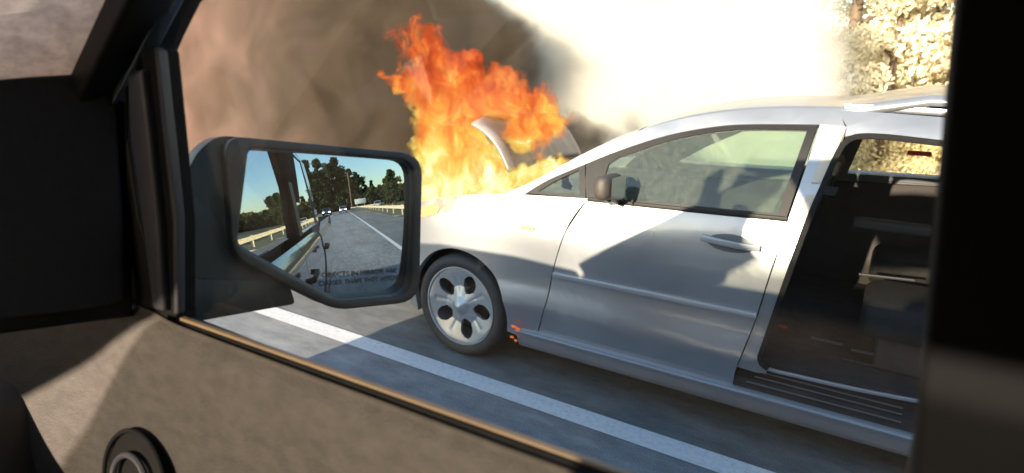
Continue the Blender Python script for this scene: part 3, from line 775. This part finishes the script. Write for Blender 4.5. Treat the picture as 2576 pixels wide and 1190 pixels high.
quad_y('driver_rear_window', [(.10, 1.27, -1.36), (1.05, 1.27, -1.36), (.9, 1.86, -1.28), (.10, 1.86, -1.28)], glass_truck_back, .004)
quad_y('driver_b_pillar', [(-.08, 1.27, -1.37), (.14, 1.27, -1.37), (.14, 1.87, -1.29), (-.08, 1.87, -1.29)], black_pl, .03)
quad_y('driver_c_pillar', [(.98, 1.27, -1.37), (1.2, 1.27, -1.37), (1.05, 1.87, -1.28), (.85, 1.87, -1.28)], black_pl, .03)
mesh('cab_back', [(1.12, .50, .5), (1.12, -1.34, .5), (1.06, -1.28, 1.85), (1.06, .45, 1.85)], [(0, 1, 2, 3)], black_pl, truck)
mesh('cab_floor', [(-1.6, .5, .5), (1.1, .5, .5), (1.1, -1.34, .5), (-1.6, -1.34, .5)], [(0, 1, 2, 3)], rubber, truck)
mesh('tailgate', [(3.05, .57, .4), (3.05, -1.4, .4), (3.05, -1.4, 1.27), (3.05, .57, 1.27)], [(0, 1, 2, 3)], truck_paint, truck)
for y in (-.92,):  # driver's seat, out of view, set forward to shade the door panel
    box('seat_backrest', (-.44, y, 1.06), (.30, .56, .80), seat_m, truck, Matrix.Rotation(R(12), 3, 'Y'), .06)
    box('headrest', (-.33, y, 1.56), (.12, .30, .20), seat_m, truck, None, .05)
    box('seat_cushion', (-.64, y, .80), (.54, .56, .18), seat_m, truck, None, .06)
box('seat_backrest', (.42, .02, 1.10), (.18, .52, .80), seat_m, truck, Matrix.Rotation(R(20), 3, 'Y'), .06)
for x in (-2.25, 2.1):
    for y in (.42, -1.24):
        bm = bmesh.new(); bmesh.ops.create_cone(bm, cap_ends=True, segments=40, radius1=.42, radius2=.42, depth=.26, matrix=Matrix.Translation((x, y, .42)) @ Matrix.Rotation(R(90), 4, 'X'))
        bmesh.ops.bevel(bm, geom=[e for e in bm.edges if e.calc_face_angle(0) > 1], offset=.03, segments=3, affect='EDGES')
        split(from_bm('wheel', bm, tyre_m, truck, smooth=True), 40)
# side mirror ---------------------------------------------------------------
Pm = at(860, 520, .80); dm = ray(860, 520); nm = (Vector((1, .0, .0)) - dm).normalized()
mx = Vector((0, 0, 1)).cross(nm).normalized(); my = nm.cross(mx)      # mx: outwards (+y), my: up
def mp(px, py):
    q = atpl(px, py, Pm, nm) - Pm; return (q.dot(mx), q.dot(my))
def mloop(pts, n=4):
    q = [Vector((*mp(*p), 0)) for p in pts]
    return [(v.x, v.y) for v in (smooth_line(q, n, True) if n else q)]
def rnd(pts, rad, n=5):     # polygon with rounded corners
    out = []; N = len(pts); rad = rad if isinstance(rad, (list, tuple)) else [rad] * N
    for i in range(N):
        a, b, c = Vector(pts[i - 1]), Vector(pts[i]), Vector(pts[(i + 1) % N])
        u = (a - b); v = (c - b); r = min(rad[i], u.length * .45, v.length * .45)
        p, q = b + u.normalized() * r, b + v.normalized() * r
        for k in range(n + 1):
            t = k / n; out.append(tuple((p * (1 - t) ** 2 + b * 2 * t * (1 - t) + q * t * t)))
    return out
Gpx = rnd([(622, 373), (1036, 404), (1030, 742), (842, 756), (592, 618)], [18, 45, 50, 30, 30])
Hpx = rnd([(556, 339), (1056, 386), (1052, 754), (838, 782), (574, 652), (470, 600), (455, 500), (500, 385)], [60, 50, 50, 50, 60, 30, 60, 60])
Opx = rnd([(560, 341), (1058, 388), (1050, 757), (838, 779), (583, 646)], [55, 55, 55, 40, 40])
G2 = [mp(*p) for p in Gpx]
Oo = [mp(*p) for p in Opx]
Hh = [mp(*p) for p in Hpx]
RM = 1.45
def sph(a, b): return -(a * a + b * b) / (2 * RM)
mir_m = bpy.data.materials.new('mirror_silvering'); mir_m.use_nodes = True
p = mir_m.node_tree.nodes['Principled BSDF']; p.inputs['Base Color'].default_value = (.42, .49, .53, 1); p.inputs['Metallic'].default_value = 1; p.inputs['Roughness'].default_value = .0
bz = slab('mirror_housing', [Hh], Pm - nm * .030, mx, my, .085, mirror_pl, truck, bev=.014)
bez = slab('mirror_bezel', [Oo, G2], Pm + nm * .010, mx, my, .045, mirror_pl, truck, bev=.004)
# glass: fine grid with exact convex normals
bm = fill_bm([G2], None, .012)
for v in bm.verts:
    a, b = v.co.x, v.co.y; v.co = Pm + mx * a + my * b + nm * (sph(a, b) - .002)
gl = from_bm('mirror_glass', bm, mir_m, bez, smooth=True, fix=False)
gl.data.normals_split_custom_set_from_vertices([tuple((nm + mx * (q[0] / RM) + my * (q[1] / RM)).normalized()) for q in [((Vector(v.co) + Vector(truck.location) - Pm).dot(mx), (Vector(v.co) + Vector(truck.location) - Pm).dot(my)) for v in gl.data.vertices]])
# etched lettering
def text(body, px0, py0, px1, py1, par, m, hpx=16):
    cu = bpy.data.curves.new('lettering', 'FONT'); cu.body = body; cu.size = 1; cu.resolution_u = 2
    ob = bpy.data.objects.new('lettering', cu); COL.objects.link(ob)
    bpy.context.view_layer.update(); dg = bpy.context.evaluated_depsgraph_get()
    me = bpy.data.meshes.new_from_object(ob.evaluated_get(dg)); bpy.data.objects.remove(ob)
    xs = [v.co.x for v in me.vertices]; w_ = max(xs) - min(xs); x0 = min(xs)
    A = Vector(mp(px0, py0)); B = Vector(mp(px1, py1)); d = (B - A); sx = d.length / w_; d.normalize(); nrm = Vector((-d.y, d.x))
    hh = (Vector(mp(px0, py0 - hpx)) - A).length / .70
    for v in me.vertices:
        q = A + d * ((v.co.x - x0) * sx) + nrm * (v.co.y * hh)
        v.co = Pm + mx * q.x + my * q.y + nm * (sph(q.x, q.y) + .0006)
    return link('lettering', me, m, par)
letm = mat('etched_letters', (.03, .03, .03), .8)
text('OBJECTS IN MIRROR ARE', 812, 700, 1004, 688, gl, letm, 12)
text('CLOSER THAN THEY APPEAR', 806, 722, 1014, 706, gl, letm, 12)
# mounting arm and its base on the door
arm = [mp(*p) for p in rnd([(408, 545), (470, 470), (560, 560), (600, 655), (735, 716), (752, 770), (510, 814), (452, 808), (426, 780)], [10, 30, 30, 40, 30, 12, 12, 12, 12])]
slab('mirror_arm', [arm], Pm - nm * .022, mx, my, .05, mirror_pl, truck, bev=.01)
seam = [(444, 703), (560, 705), (655, 708)]
armb = [mp(*p) for p in rnd([(446, 706), (660, 708), (700, 775), (512, 812), (456, 806)], [8, 8, 12, 12, 10])]
slab('arm_cover', [armb], Pm - nm * .018, mx, my, .02, mirror_pl, truck, bev=.004)
sail = [mp(*p) for p in rnd([(404, 560), (440, 500), (456, 560), (470, 800), (430, 795), (414, 760)], 8)]
slab('mirror_sail', [sail], Pm - nm * .012, mx, my, .03, mat('sail_grey', (.05, .055, .06), .4), truck, bev=.004)

# ------------------------------------------------------------------ fire
fire = bpy.data.materials.new('flame'); fire.use_nodes = True; b = NB(fire); fire.node_tree.nodes.clear()
tc = b.n('ShaderNodeTexCoord')
def dist_coord(b, tc, sc1, amp, sc_=(1, 1, 1), seed=0):
    mpn = b.n('ShaderNodeMapping'); mpn.inputs['Scale'].default_value = sc_; mpn.inputs['Location'].default_value = (seed, 0, 0); b.l(tc, mpn.inputs[0])
    nz = b.n('ShaderNodeTexNoise'); nz.inputs['Scale'].default_value = sc1; nz.inputs['Detail'].default_value = 4; nz.inputs['Roughness'].default_value = .6; b.l(mpn.outputs[0], nz.inputs[0])
    s1 = b.n('ShaderNodeVectorMath', operation='SUBTRACT'); b.l(nz.outputs['Color'], s1.inputs[0]); s1.inputs[1].default_value = (.5, .5, .5)
    s2 = b.n('ShaderNodeVectorMath', operation='MULTIPLY'); b.l(s1.outputs[0], s2.inputs[0]); s2.inputs[1].default_value = amp
    s3 = b.n('ShaderNodeVectorMath', operation='ADD'); b.l(tc, s3.inputs[0]); b.l(s2.outputs[0], s3.inputs[1]); return s3.outputs[0]
wc_ = dist_coord(b, tc.outputs['Object'], 4.6, (.42, .3, .50))
FY = 3.25
def blob(b, vec, c, r):
    s = b.n('ShaderNodeVectorMath', operation='SUBTRACT'); b.l(vec, s.inputs[0]); s.inputs[1].default_value = tuple(c)
    d = b.n('ShaderNodeVectorMath', operation='DIVIDE'); b.l(s.outputs[0], d.inputs[0]); d.inputs[1].default_value = tuple(r)
    q = b.n('ShaderNodeVectorMath', operation='DOT_PRODUCT'); b.l(d.outputs[0], q.inputs[0]); b.l(d.outputs[0], q.inputs[1])
    return b.math('SUBTRACT', 1.0, q.outputs['Value'])
def pxr(px, py, Y, r): P = at(px, py, Y); return r * (P - CAM).dot(fwd) / F_PX
FB = [(1110, 480, 55, 40, 3.1), (1185, 450, 95, 70, 3.2), (1140, 350, 75, 100, 3.25), (1115, 235, 60, 80, 3.3), (1062, 125, 13, 50, 3.3), (1160, 185, 35, 35, 3.3), (1250, 240, 48, 42, 3.3), (1322, 272, 56, 38, 3.3),
      (1372, 305, 30, 20, 3.3), (1245, 480, 60, 40, 3.1), (1350, 434, 70, 19, 3.2), (1340, 325, 50, 22, 2.9), (1020, 195, 24, 10, 3.3), (1085, 525, 30, 18, 2.80)]
acc = None
for px, py, rx, rz, Y in FB:
    c = at(px, py, Y); k = blob(b, wc_, c, (pxr(px, py, Y, rx) * 1.3, .30, pxr(px, py, Y, rz) * 1.3)); k = b.math('MAXIMUM', k, 0)
    acc = k if acc is None else b.math('ADD', acc, k)
n2 = b.noise(9, 6, .72, sc_=(1.0, .7, .62), dist=.8)
nfac = b.math('MULTIPLY', b.math('SUBTRACT', n2.outputs[0], .47), 3.2)
field = b.math('MINIMUM', b.math('ADD', b.math('MULTIPLY', acc, 1.6), nfac), b.math('MULTIPLY', acc, 6))
fld = b.math('MULTIPLY', field, .95, True)
# colour: deep orange at the edge and top, yellow low down
sx = b.n('ShaderNodeSeparateXYZ'); b.l(tc.outputs['Object'], sx.inputs[0])
hgt = b.math('MULTIPLY', b.math('SUBTRACT', 1.78, sx.outputs['Z']), 1.25, True)
cc = b.math('ADD', b.math('MULTIPLY', hgt, .74), b.math('ADD', b.math('MULTIPLY', b.math('MINIMUM', acc, 1.3), .17), b.math('MULTIPLY', b.math('SUBTRACT', n2.outputs[0], .47), 2.6)), True)
colr = b.ramp(cc, [(0, (.34, .045, .012)), (.2, (.70, .09, .020)), (.38, (1.0, .19, .035)), (.56, (1, .36, .07)), (.74, (1, .62, .09)), (.90, (1.1, .95, .22)), (1, (1.3, 1.25, .8))])
em = b.n('ShaderNodeEmission'); b.l(colr, em.inputs[0])
SIG = 22
b.l(b.math('MULTIPLY', fld, SIG * .33), em.inputs[1])
ab = b.n('ShaderNodeVolumeAbsorption'); ab.inputs[0].default_value = (0, 0, 0, 1); b.l(b.math('MULTIPLY', fld, SIG), ab.inputs[1])
ad = b.n('ShaderNodeAddShader'); b.l(em.outputs[0], ad.inputs[0]); b.l(ab.outputs[0], ad.inputs[1])
out = b.n('ShaderNodeOutputMaterial'); b.l(ad.outputs[0], out.inputs['Volume'])
fire.cycles.volume_step_rate = .28
bm = bmesh.new(); bm_box(bm, (-2.42, 3.3, 1.42), (2.0, 1.15, 1.56))
fo = from_bm('fire', bm, fire); tag(fo, 'tall orange and yellow flames pouring out of the raised bonnet of the silver minivan', 'fire', kind='stuff')

# ------------------------------------------------------------------ smoke
sm = bpy.data.materials.new('smoke'); sm.use_nodes = True; b = NB(sm); sm.node_tree.nodes.clear()
tc = b.n('ShaderNodeTexCoord')
wv = dist_coord(b, tc.outputs['Object'], 1.5, (1.1, .5, 1.0))
sx = b.n('ShaderNodeSeparateXYZ'); b.l(wv, sx.inputs[0])
over = b.math('MAXIMUM', b.math('SUBTRACT', sx.outputs['Z'], 1.95), 0)
backx = b.math('MULTIPLY', b.math('SUBTRACT', sx.outputs['Y'], 5.0), .50)
edge = b.math('SUBTRACT', b.math('SUBTRACT', b.math('SUBTRACT', -2.95, backx), b.math('MULTIPLY', over, 1.4)), sx.outputs['X'])
puff = blob(b, wv, at(1455, 345, 5.6), (.27, .6, .24)); puff2 = blob(b, wv, at(1440, 400, 5.6), (.42, .6, .22))
e2_ = b.math('MAXIMUM', b.math('MULTIPLY', edge, 3.0), b.math('MAXIMUM', b.math('MULTIPLY', puff, 2), b.math('MULTIPLY', puff2, 2)))
dens = b.math('MULTIPLY', e2_, 1.0, True)
n3 = b.noise(1.15, 6, .6, sc_=(1, 1, 1), dist=.6)
dens = b.math('MULTIPLY', dens, b.ramp(n3.outputs[0], [(.32, (.06,) * 3), (.62, (1,) * 3)]))
pv = b.n('ShaderNodeVolumePrincipled'); pv.inputs['Anisotropy'].default_value = .1
sx2 = b.n('ShaderNodeSeparateXYZ'); b.l(tc.outputs['Object'], sx2.inputs[0])
tx = b.math('MULTIPLY', b.math('SUBTRACT', -3.6, sx2.outputs['X']), .16, True)
tx = b.math('ADD', tx, b.math('MULTIPLY', b.math('SUBTRACT', n3.outputs[0], .5), 1.3), True)
b.l(b.ramp(tx, [(0, (.115, .092, .068)), (.45, (.21, .165, .13)), (1, (.52, .37, .325))]), pv.inputs['Color'])  # pink rise ahead: window's reflected veil put into the smoke colour
b.l(b.math('MULTIPLY', dens, 5.5), pv.inputs['Density'])
out = b.n('ShaderNodeOutputMaterial'); b.l(pv.outputs[0], out.inputs['Volume'])
sm.cycles.volume_step_rate = .35
bm = bmesh.new(); bm_box(bm, (-10.4, 6.3, 2.55), (16, 2.6, 5.0))
so_ = from_bm('smoke', bm, sm); tag(so_, 'thick brown smoke, coloured pinkish for the reflected window veil, filling the air behind and ahead of the burning minivan', 'smoke', kind='stuff')

# bright sunlit smoke drifting behind the roof of the minivan
wm = bpy.data.materials.new('white_smoke'); wm.use_nodes = True; b = NB(wm); wm.node_tree.nodes.clear()
tc = b.n('ShaderNodeTexCoord'); wv = dist_coord(b, tc.outputs['Object'], .8, (.9, .5, .8))
c0 = Vector((-2.9, 7.0, 1.6)); k = blob(b, wv, c0, (2.45, .95, 3.8))
pv = b.n('ShaderNodeVolumePrincipled'); pv.inputs['Color'].default_value = (.995, .98, .93, 1); pv.inputs['Anisotropy'].default_value = 0
b.l(b.math('MULTIPLY', b.math('MULTIPLY', k, 1.3, True), 6), pv.inputs['Density'])
out = b.n('ShaderNodeOutputMaterial'); b.l(pv.outputs[0], out.inputs['Volume']); wm.cycles.volume_step_rate = .5
bm = bmesh.new(); bm_box(bm, (-2.4, 7.0, 2.0), (6.4, 2.3, 3.9))
for v in bm.verts: v.co.y += -.0
wso = from_bm('white_smoke', bm, wm); tag(wso, 'bright white smoke lit by the sun behind the minivan roof', 'smoke', kind='stuff')

# ------------------------------------------------------------------ vegetation
def leafmat(name, col, var=.35, tr=.35):
    m = bpy.data.materials.new(name); m.use_nodes = True; b = NB(m); m.node_tree.nodes.clear()
    nz = b.noise(1.3, 4, .6); oi = b.n('ShaderNodeObjectInfo')
    c = b.ramp(nz.outputs[0], [(.3, tuple(k * (1 - var) for k in col)), (.7, tuple(min(1, k * (1 + var)) for k in col))])
    d = b.n('ShaderNodeBsdfDiffuse'); t = b.n('ShaderNodeBsdfTranslucent'); b.l(c, d.inputs[0]); b.l(c, t.inputs[0])
    mx_ = b.n('ShaderNodeMixShader'); mx_.inputs[0].default_value = tr; b.l(d.outputs[0], mx_.inputs[1]); b.l(t.outputs[0], mx_.inputs[2])
    o_ = b.n('ShaderNodeOutputMaterial'); b.l(mx_.outputs[0], o_.inputs[0]); return m
bark = mat('bark', (.12, .085, .06), .9, var=.4, vscale=12, bump=.8, bscale=20, vstretch=(1, 1, .2))
def trunkmesh(name, h, r, seed, limbs=7):
    rnd_ = random.Random(seed); V = []; Fs = []
    def tube(pts, rs, n=7):
        s0_ = len(V)
        for i, p in enumerate(pts):
            t = (Vector(pts[min(i + 1, len(pts) - 1)]) - Vector(pts[max(i - 1, 0)])).normalized(); a = t.orthogonal().normalized(); c = t.cross(a)
            for k in range(n): V.append(Vector(p) + (a * cos(2 * pi * k / n) + c * sin(2 * pi * k / n)) * rs[i])
        for i in range(len(pts) - 1):
            for k in range(n): Fs.append((s0_ + i * n + k, s0_ + i * n + (k + 1) % n, s0_ + (i + 1) * n + (k + 1) % n, s0_ + (i + 1) * n + k))
    P = [Vector((rnd_.uniform(-.1, .1) * i * .3, rnd_.uniform(-.1, .1) * i * .3, h * i / 6)) for i in range(7)]; P[0] = Vector((0, 0, -.2))
    tube(P, [r * (1 - .13 * i) for i in range(7)])
    for q in range(limbs):
        a = rnd_.uniform(0, 2 * pi); i = rnd_.randint(2, 5); L = h * rnd_.uniform(.2, .4)
        e = P[i] + Vector((cos(a) * L, sin(a) * L, L * rnd_.uniform(.2, .8)))
        tube([P[i], P[i].lerp(e, .5) + Vector((0, 0, L * .12)), e], [r * .4, r * .25, r * .06], 5)
    me = bpy.data.meshes.new(name); me.from_pydata([tuple(v) for v in V], [], Fs); me.shade_smooth(); me.materials.append(bark); return me
def crownmesh(name, h0, h1, rad, n, leaf, seed, m, shape='round'):
    rng = np.random.default_rng(seed); C = []
    nb = 70
    for i in range(nb):
        t = rng.random(); z = h0 + (h1 - h0) * t
        if shape == 'cone': rr = rad * (1 - t) * 1.05 + .15
        else: rr = rad * math.sqrt(max(.05, 1 - (2 * t - 1) ** 2))
        a = rng.random() * 2 * pi; q = rr * rng.random() ** .5
        C.append((q * cos(a), q * sin(a), z, rad * (.12 + .20 * rng.random())))
    C = np.array(C); idx = rng.integers(0, nb, n); c = C[idx]
    d = rng.normal(size=(n, 3)); d /= np.linalg.norm(d, axis=1)[:, None]
    P = c[:, :3] + d * (c[:, 3] * rng.random(n) ** .4)[:, None] * np.array([1, 1, .75])
    u = rng.normal(size=(n, 3)); u /= np.linalg.norm(u, axis=1)[:, None]; v = np.cross(u, rng.normal(size=(n, 3))); v /= np.linalg.norm(v, axis=1)[:, None]
    s = (leaf * (.6 + .8 * rng.random(n)))[:, None]
    Q = np.stack([P - u * s, P + v * s * .5, P + u * s, P - v * s * .5], 1).reshape(-1, 3)
    me = bpy.data.meshes.new(name); me.vertices.add(4 * n); me.vertices.foreach_set('co', Q.ravel()); me.loops.add(4 * n); me.polygons.add(n)
    me.loops.foreach_set('vertex_index', np.arange(4 * n)); me.polygons.foreach_set('loop_start', np.arange(0, 4 * n, 4)); me.update(calc_edges=True); me.validate()
    me.materials.append(m); return me
autumn = leafmat('autumn_leaves', (.82, .74, .56), .12)
green = leafmat('evergreen_leaves', (.055, .075, .035), .4, .2)
olive = leafmat('olive_leaves', (.13, .12, .045), .35, .25)
ac = [crownmesh('crown', -.5, 8.5, 2.9, 26000, .075, 11 + k, autumn) for k in range(3)]
at_ = [trunkmesh('trunk', 7, .16, 21 + k) for k in range(3)]
gc_ = [crownmesh('crown', 2.5, 15, 4.2, 9000, .30, 31 + k, green, 'cone') for k in range(2)] + [crownmesh('crown', 4, 15, 4.6, 8000, .32, 35, olive)]
gt = [trunkmesh('trunk', 13, .28, 41 + k) for k in range(3)]
def tree(x, y, z, k, s, rz, crowns, trunks, label, group):
    t = empty('tree', (x, y, z)); t.rotation_euler.z = rz; t.scale = (s, s, s)
    for nm_, me in (('trunk', trunks[k]), ('crown', crowns[k])):
        o = bpy.data.objects.new(nm_, me); COL.objects.link(o); o.parent = t
    tag(t, label, 'tree', group); return t
A = [(-2.7, 14.2, .9), (-1.0, 13.5, .92), (1.6, 13.0, 1.0), (4.4, 13.8, 1.05), (.4, 16.5, 1.15), (7.5, 14.5, 1.1), (-.2, 12.2, .55), (3.2, 11.8, .6), (11, 15, 1.1)]
for i, (x, y, s) in enumerate(A):
    tree(x, y, bankh(x, y) - .1, i % 3, s, i * 1.7, ac, at_, 'pale sunlit autumn tree on the bank above the minivan roof at the right', 'pale autumn trees on the bank')
rr0 = random.Random(5)
gs = [crownmesh('crown', 0, 4.2, 3.0, 2600, .34, 51 + k, green) for k in range(2)] + [crownmesh('crown', 0, 4.5, 3.0, 2600, .34, 55, olive)]
st = [trunkmesh('trunk', 2.5, .1, 61 + k, 4) for k in range(3)]
for i in range(36):
    x = 80 + rr0.uniform(0, 20); y = -34 + i * 1.9 + rr0.uniform(-1, 1)
    tree(x, y, -.1, i % 3, rr0.uniform(.9, 1.4) * max(.22, min(1, 1 - (y - 3) / 20)), i * 1.1, gc_, gt, 'tall dark tree in the row across the road, seen in the side mirror', 'dark trees seen in the mirror')
for i in range(26):
    t = tree(77 + rr0.uniform(0, 4), -36 + i * 2.9, -.1, i % 3, rr0.uniform(1.0, 1.5), i * 1.9, gs, st, 'dark shrub under the trees across the road, seen in the side mirror', 'dark shrubs seen in the mirror')
    t.name = 'shrub'; t['category'] = 'shrub'
for i in range(7):
    x = 44 + i * 4.6; y = 13 + i * .5 + rr0.uniform(-1.5, 2.5)
    tree(x, y, -.1, i % 3, rr0.uniform(.35, .55), i * 2.1, gc_, gt, 'roadside tree behind the guardrail, seen in the side mirror', 'roadside trees seen in the mirror')

# ------------------------------------------------------------------ things behind the truck, seen in its side mirror
barrier_m = mat('pale_concrete', (.62, .54, .36), .85, var=.15, vscale=6)
rail_m = mat('guardrail_steel', (.62, .52, .34), .45, .3, var=.15)
gr = empty('guardrail', (10, 6.2, 0)); tag(gr, 'sunlit steel guardrail along the verge behind the truck, reflected in the side mirror', 'guardrail')
prof = [(-.02, -.16), (.03, -.12), (.03, -.06), (-.02, -.02), (-.02, .02), (.03, .06), (.03, .12), (-.02, .16), (-.035, .16), (-.035, -.16)]
sweep('rail_beam', [(5, 6.0, .62), (20, 6.0, .62), (40, 6.3, .62), (58, 7.2, .62)], prof, rail_m, gr, upv=Vector((0, 0, 1)))
pme = None
for i in range(14):
    x = 6 + i * 3.8; y = 6.1 if x < 20 else 6.1 + (x - 20) * .028
    if pme is None:
        o = box('rail_post', (x, y, .4), (.12, .14, .84), barrier_m, gr, bev=.01); pme = o; x00, y00 = x, y
    else:
        o = pme.copy(); COL.objects.link(o); o.parent = gr; o.location = (x - x00, y - y00, 0)
def follow_car(x, y, mcol, label, lights, rz=0, s=1):
    c = empty('parked_car' if not lights else 'oncoming_car', (0, 0, 0)); m = mat('car_paint', mcol, .3, .3, coat=1)
    side = [(-2.2, .35), (-2.25, .6), (-2.15, .78), (-1.2, .92), (-.55, 1.38), (.2, 1.47), (1.1, 1.42), (1.8, 1.0), (2.2, .95), (2.25, .4)]
    fr = fill_bm([side], None, .3)
    V = []; 
    bm = bmesh.new(); n = len(side); rings = []
    for yy, k in ((-.88, 0), (-.8, .06), (.8, .06), (.88, 0)):
        rings.append([bm.verts.new((px_, yy * (1 - (.16 if pz > 1.2 else 0)), pz + (k if pz > .9 else 0))) for px_, pz in side])
    for a, b2 in zip(rings, rings[1:]):
        for i in range(n): bm.faces.new((a[i], a[(i + 1) % n], b2[(i + 1) % n], b2[i]))
    bm.faces.new(rings[0]); bm.faces.new(rings[-1]); fr.free()
    split(from_bm('body', bm, m, c, smooth=True), 30)
    mesh('windscreen', [(-1.19, -.68, .99), (-1.19, .68, .99), (-.60, .62, 1.42), (-.60, -.62, 1.42)], [(0, 1, 2, 3)], black_pl, c).location = (-.03, 0, .02)
    for sg in (-1, 1):
        mesh('side_window', [(-.95, sg * .885, 1.0), (1.5, sg * .885, 1.03), (1.05, sg * .76, 1.38), (-.5, sg * .76, 1.38)], [(0, 1, 2, 3)], black_pl, c)
        box('headlight', (-2.2, sg * .62, .70), (.12, .32, .15), mat('lamp_lit', (1, .9, .7), .3, emit=(1, .93, .75), es=9) if lights else silver, c, bev=.02)
        for wx in (-1.4, 1.35):
            bm = bmesh.new(); bmesh.ops.create_cone(bm, cap_ends=True, segments=24, radius1=.32, radius2=.32, depth=.22, matrix=Matrix.Translation((wx, sg * .78, .32)) @ Matrix.Rotation(R(90), 4, 'X')); split(from_bm('wheel', bm, tyre_m, c, smooth=True), 40)
    box('front_bumper', (-2.24, 0, .45), (.12, 1.5, .16), black_pl, c, bev=.02)
    c.location = (x, y, 0); c.rotation_euler.z = rz; tag(c, label, 'car'); return c
follow_car(48, -2.4, (.05, .05, .06), 'dark car with lit headlights coming up behind, left one in the side mirror', True)
follow_car(55, 1.0, (.5, .52, .55), 'pale silver car with lit headlights beside the dark one, seen in the side mirror', True)
follow_car(60, -6.5, (.35, .04, .04), 'red car half hidden by the truck flank in the side mirror', False)
follow_car(52, 9.5, (.75, .68, .5), 'cream car parked beyond the pale barrier at the right edge of the mirror', False, .3)
br = box('concrete_barrier', (56, 7.4, .45), (1.0, 9.0, .9), barrier_m, None, Matrix.Rotation(.35, 3, 'Z'), .05); tag(br, 'low pale sunlit concrete barrier at the roadside, seen in the side mirror', 'barrier')
sg_ = empty('road_sign', (58, 5.8, 0)); tag(sg_, 'blank white board standing by the barrier under the trees, seen in the side mirror', 'sign')
box('board', (58, 5.8, 2.1), (.08, 3.0, 1.2), mat('sign_white', (.75, .76, .74), .6), sg_, bev=.01)
for dy in (-1.0, 1.0): box('post', (58.06, 5.8 + dy, .8), (.1, .12, 1.7), barrier_m, sg_, bev=.01)
ss = empty('speed_sign', (9, 5.7, 0)); tag(ss, 'square roadside sign seen from behind against the sky in the mirrored window', 'sign')
box('plate', (9, 5.7, 2.3), (.03, .62, .62), mat('sign_back', (.12, .12, .12), .6), ss, Matrix.Rotation(.12, 3, 'X'), .01)
box('post', (9.05, 5.7, 1.1), (.06, .06, 2.3), rail_m, ss, bev=.01)
up_ = empty('utility_pole', (62, 3.6, 0)); tag(up_, 'brown wooden utility pole rising beside the white board, seen in the side mirror', 'pole')
sweep('pole_shaft', [(62, 3.6, 0), (62, 3.62, 5), (62, 3.65, 10)], circ(.2, 10), bark, up_, upv=Vector((1, 0, 0)))
box('crossarm', (62, 3.65, 9.2), (.12, 2.4, .14), bark, up_)
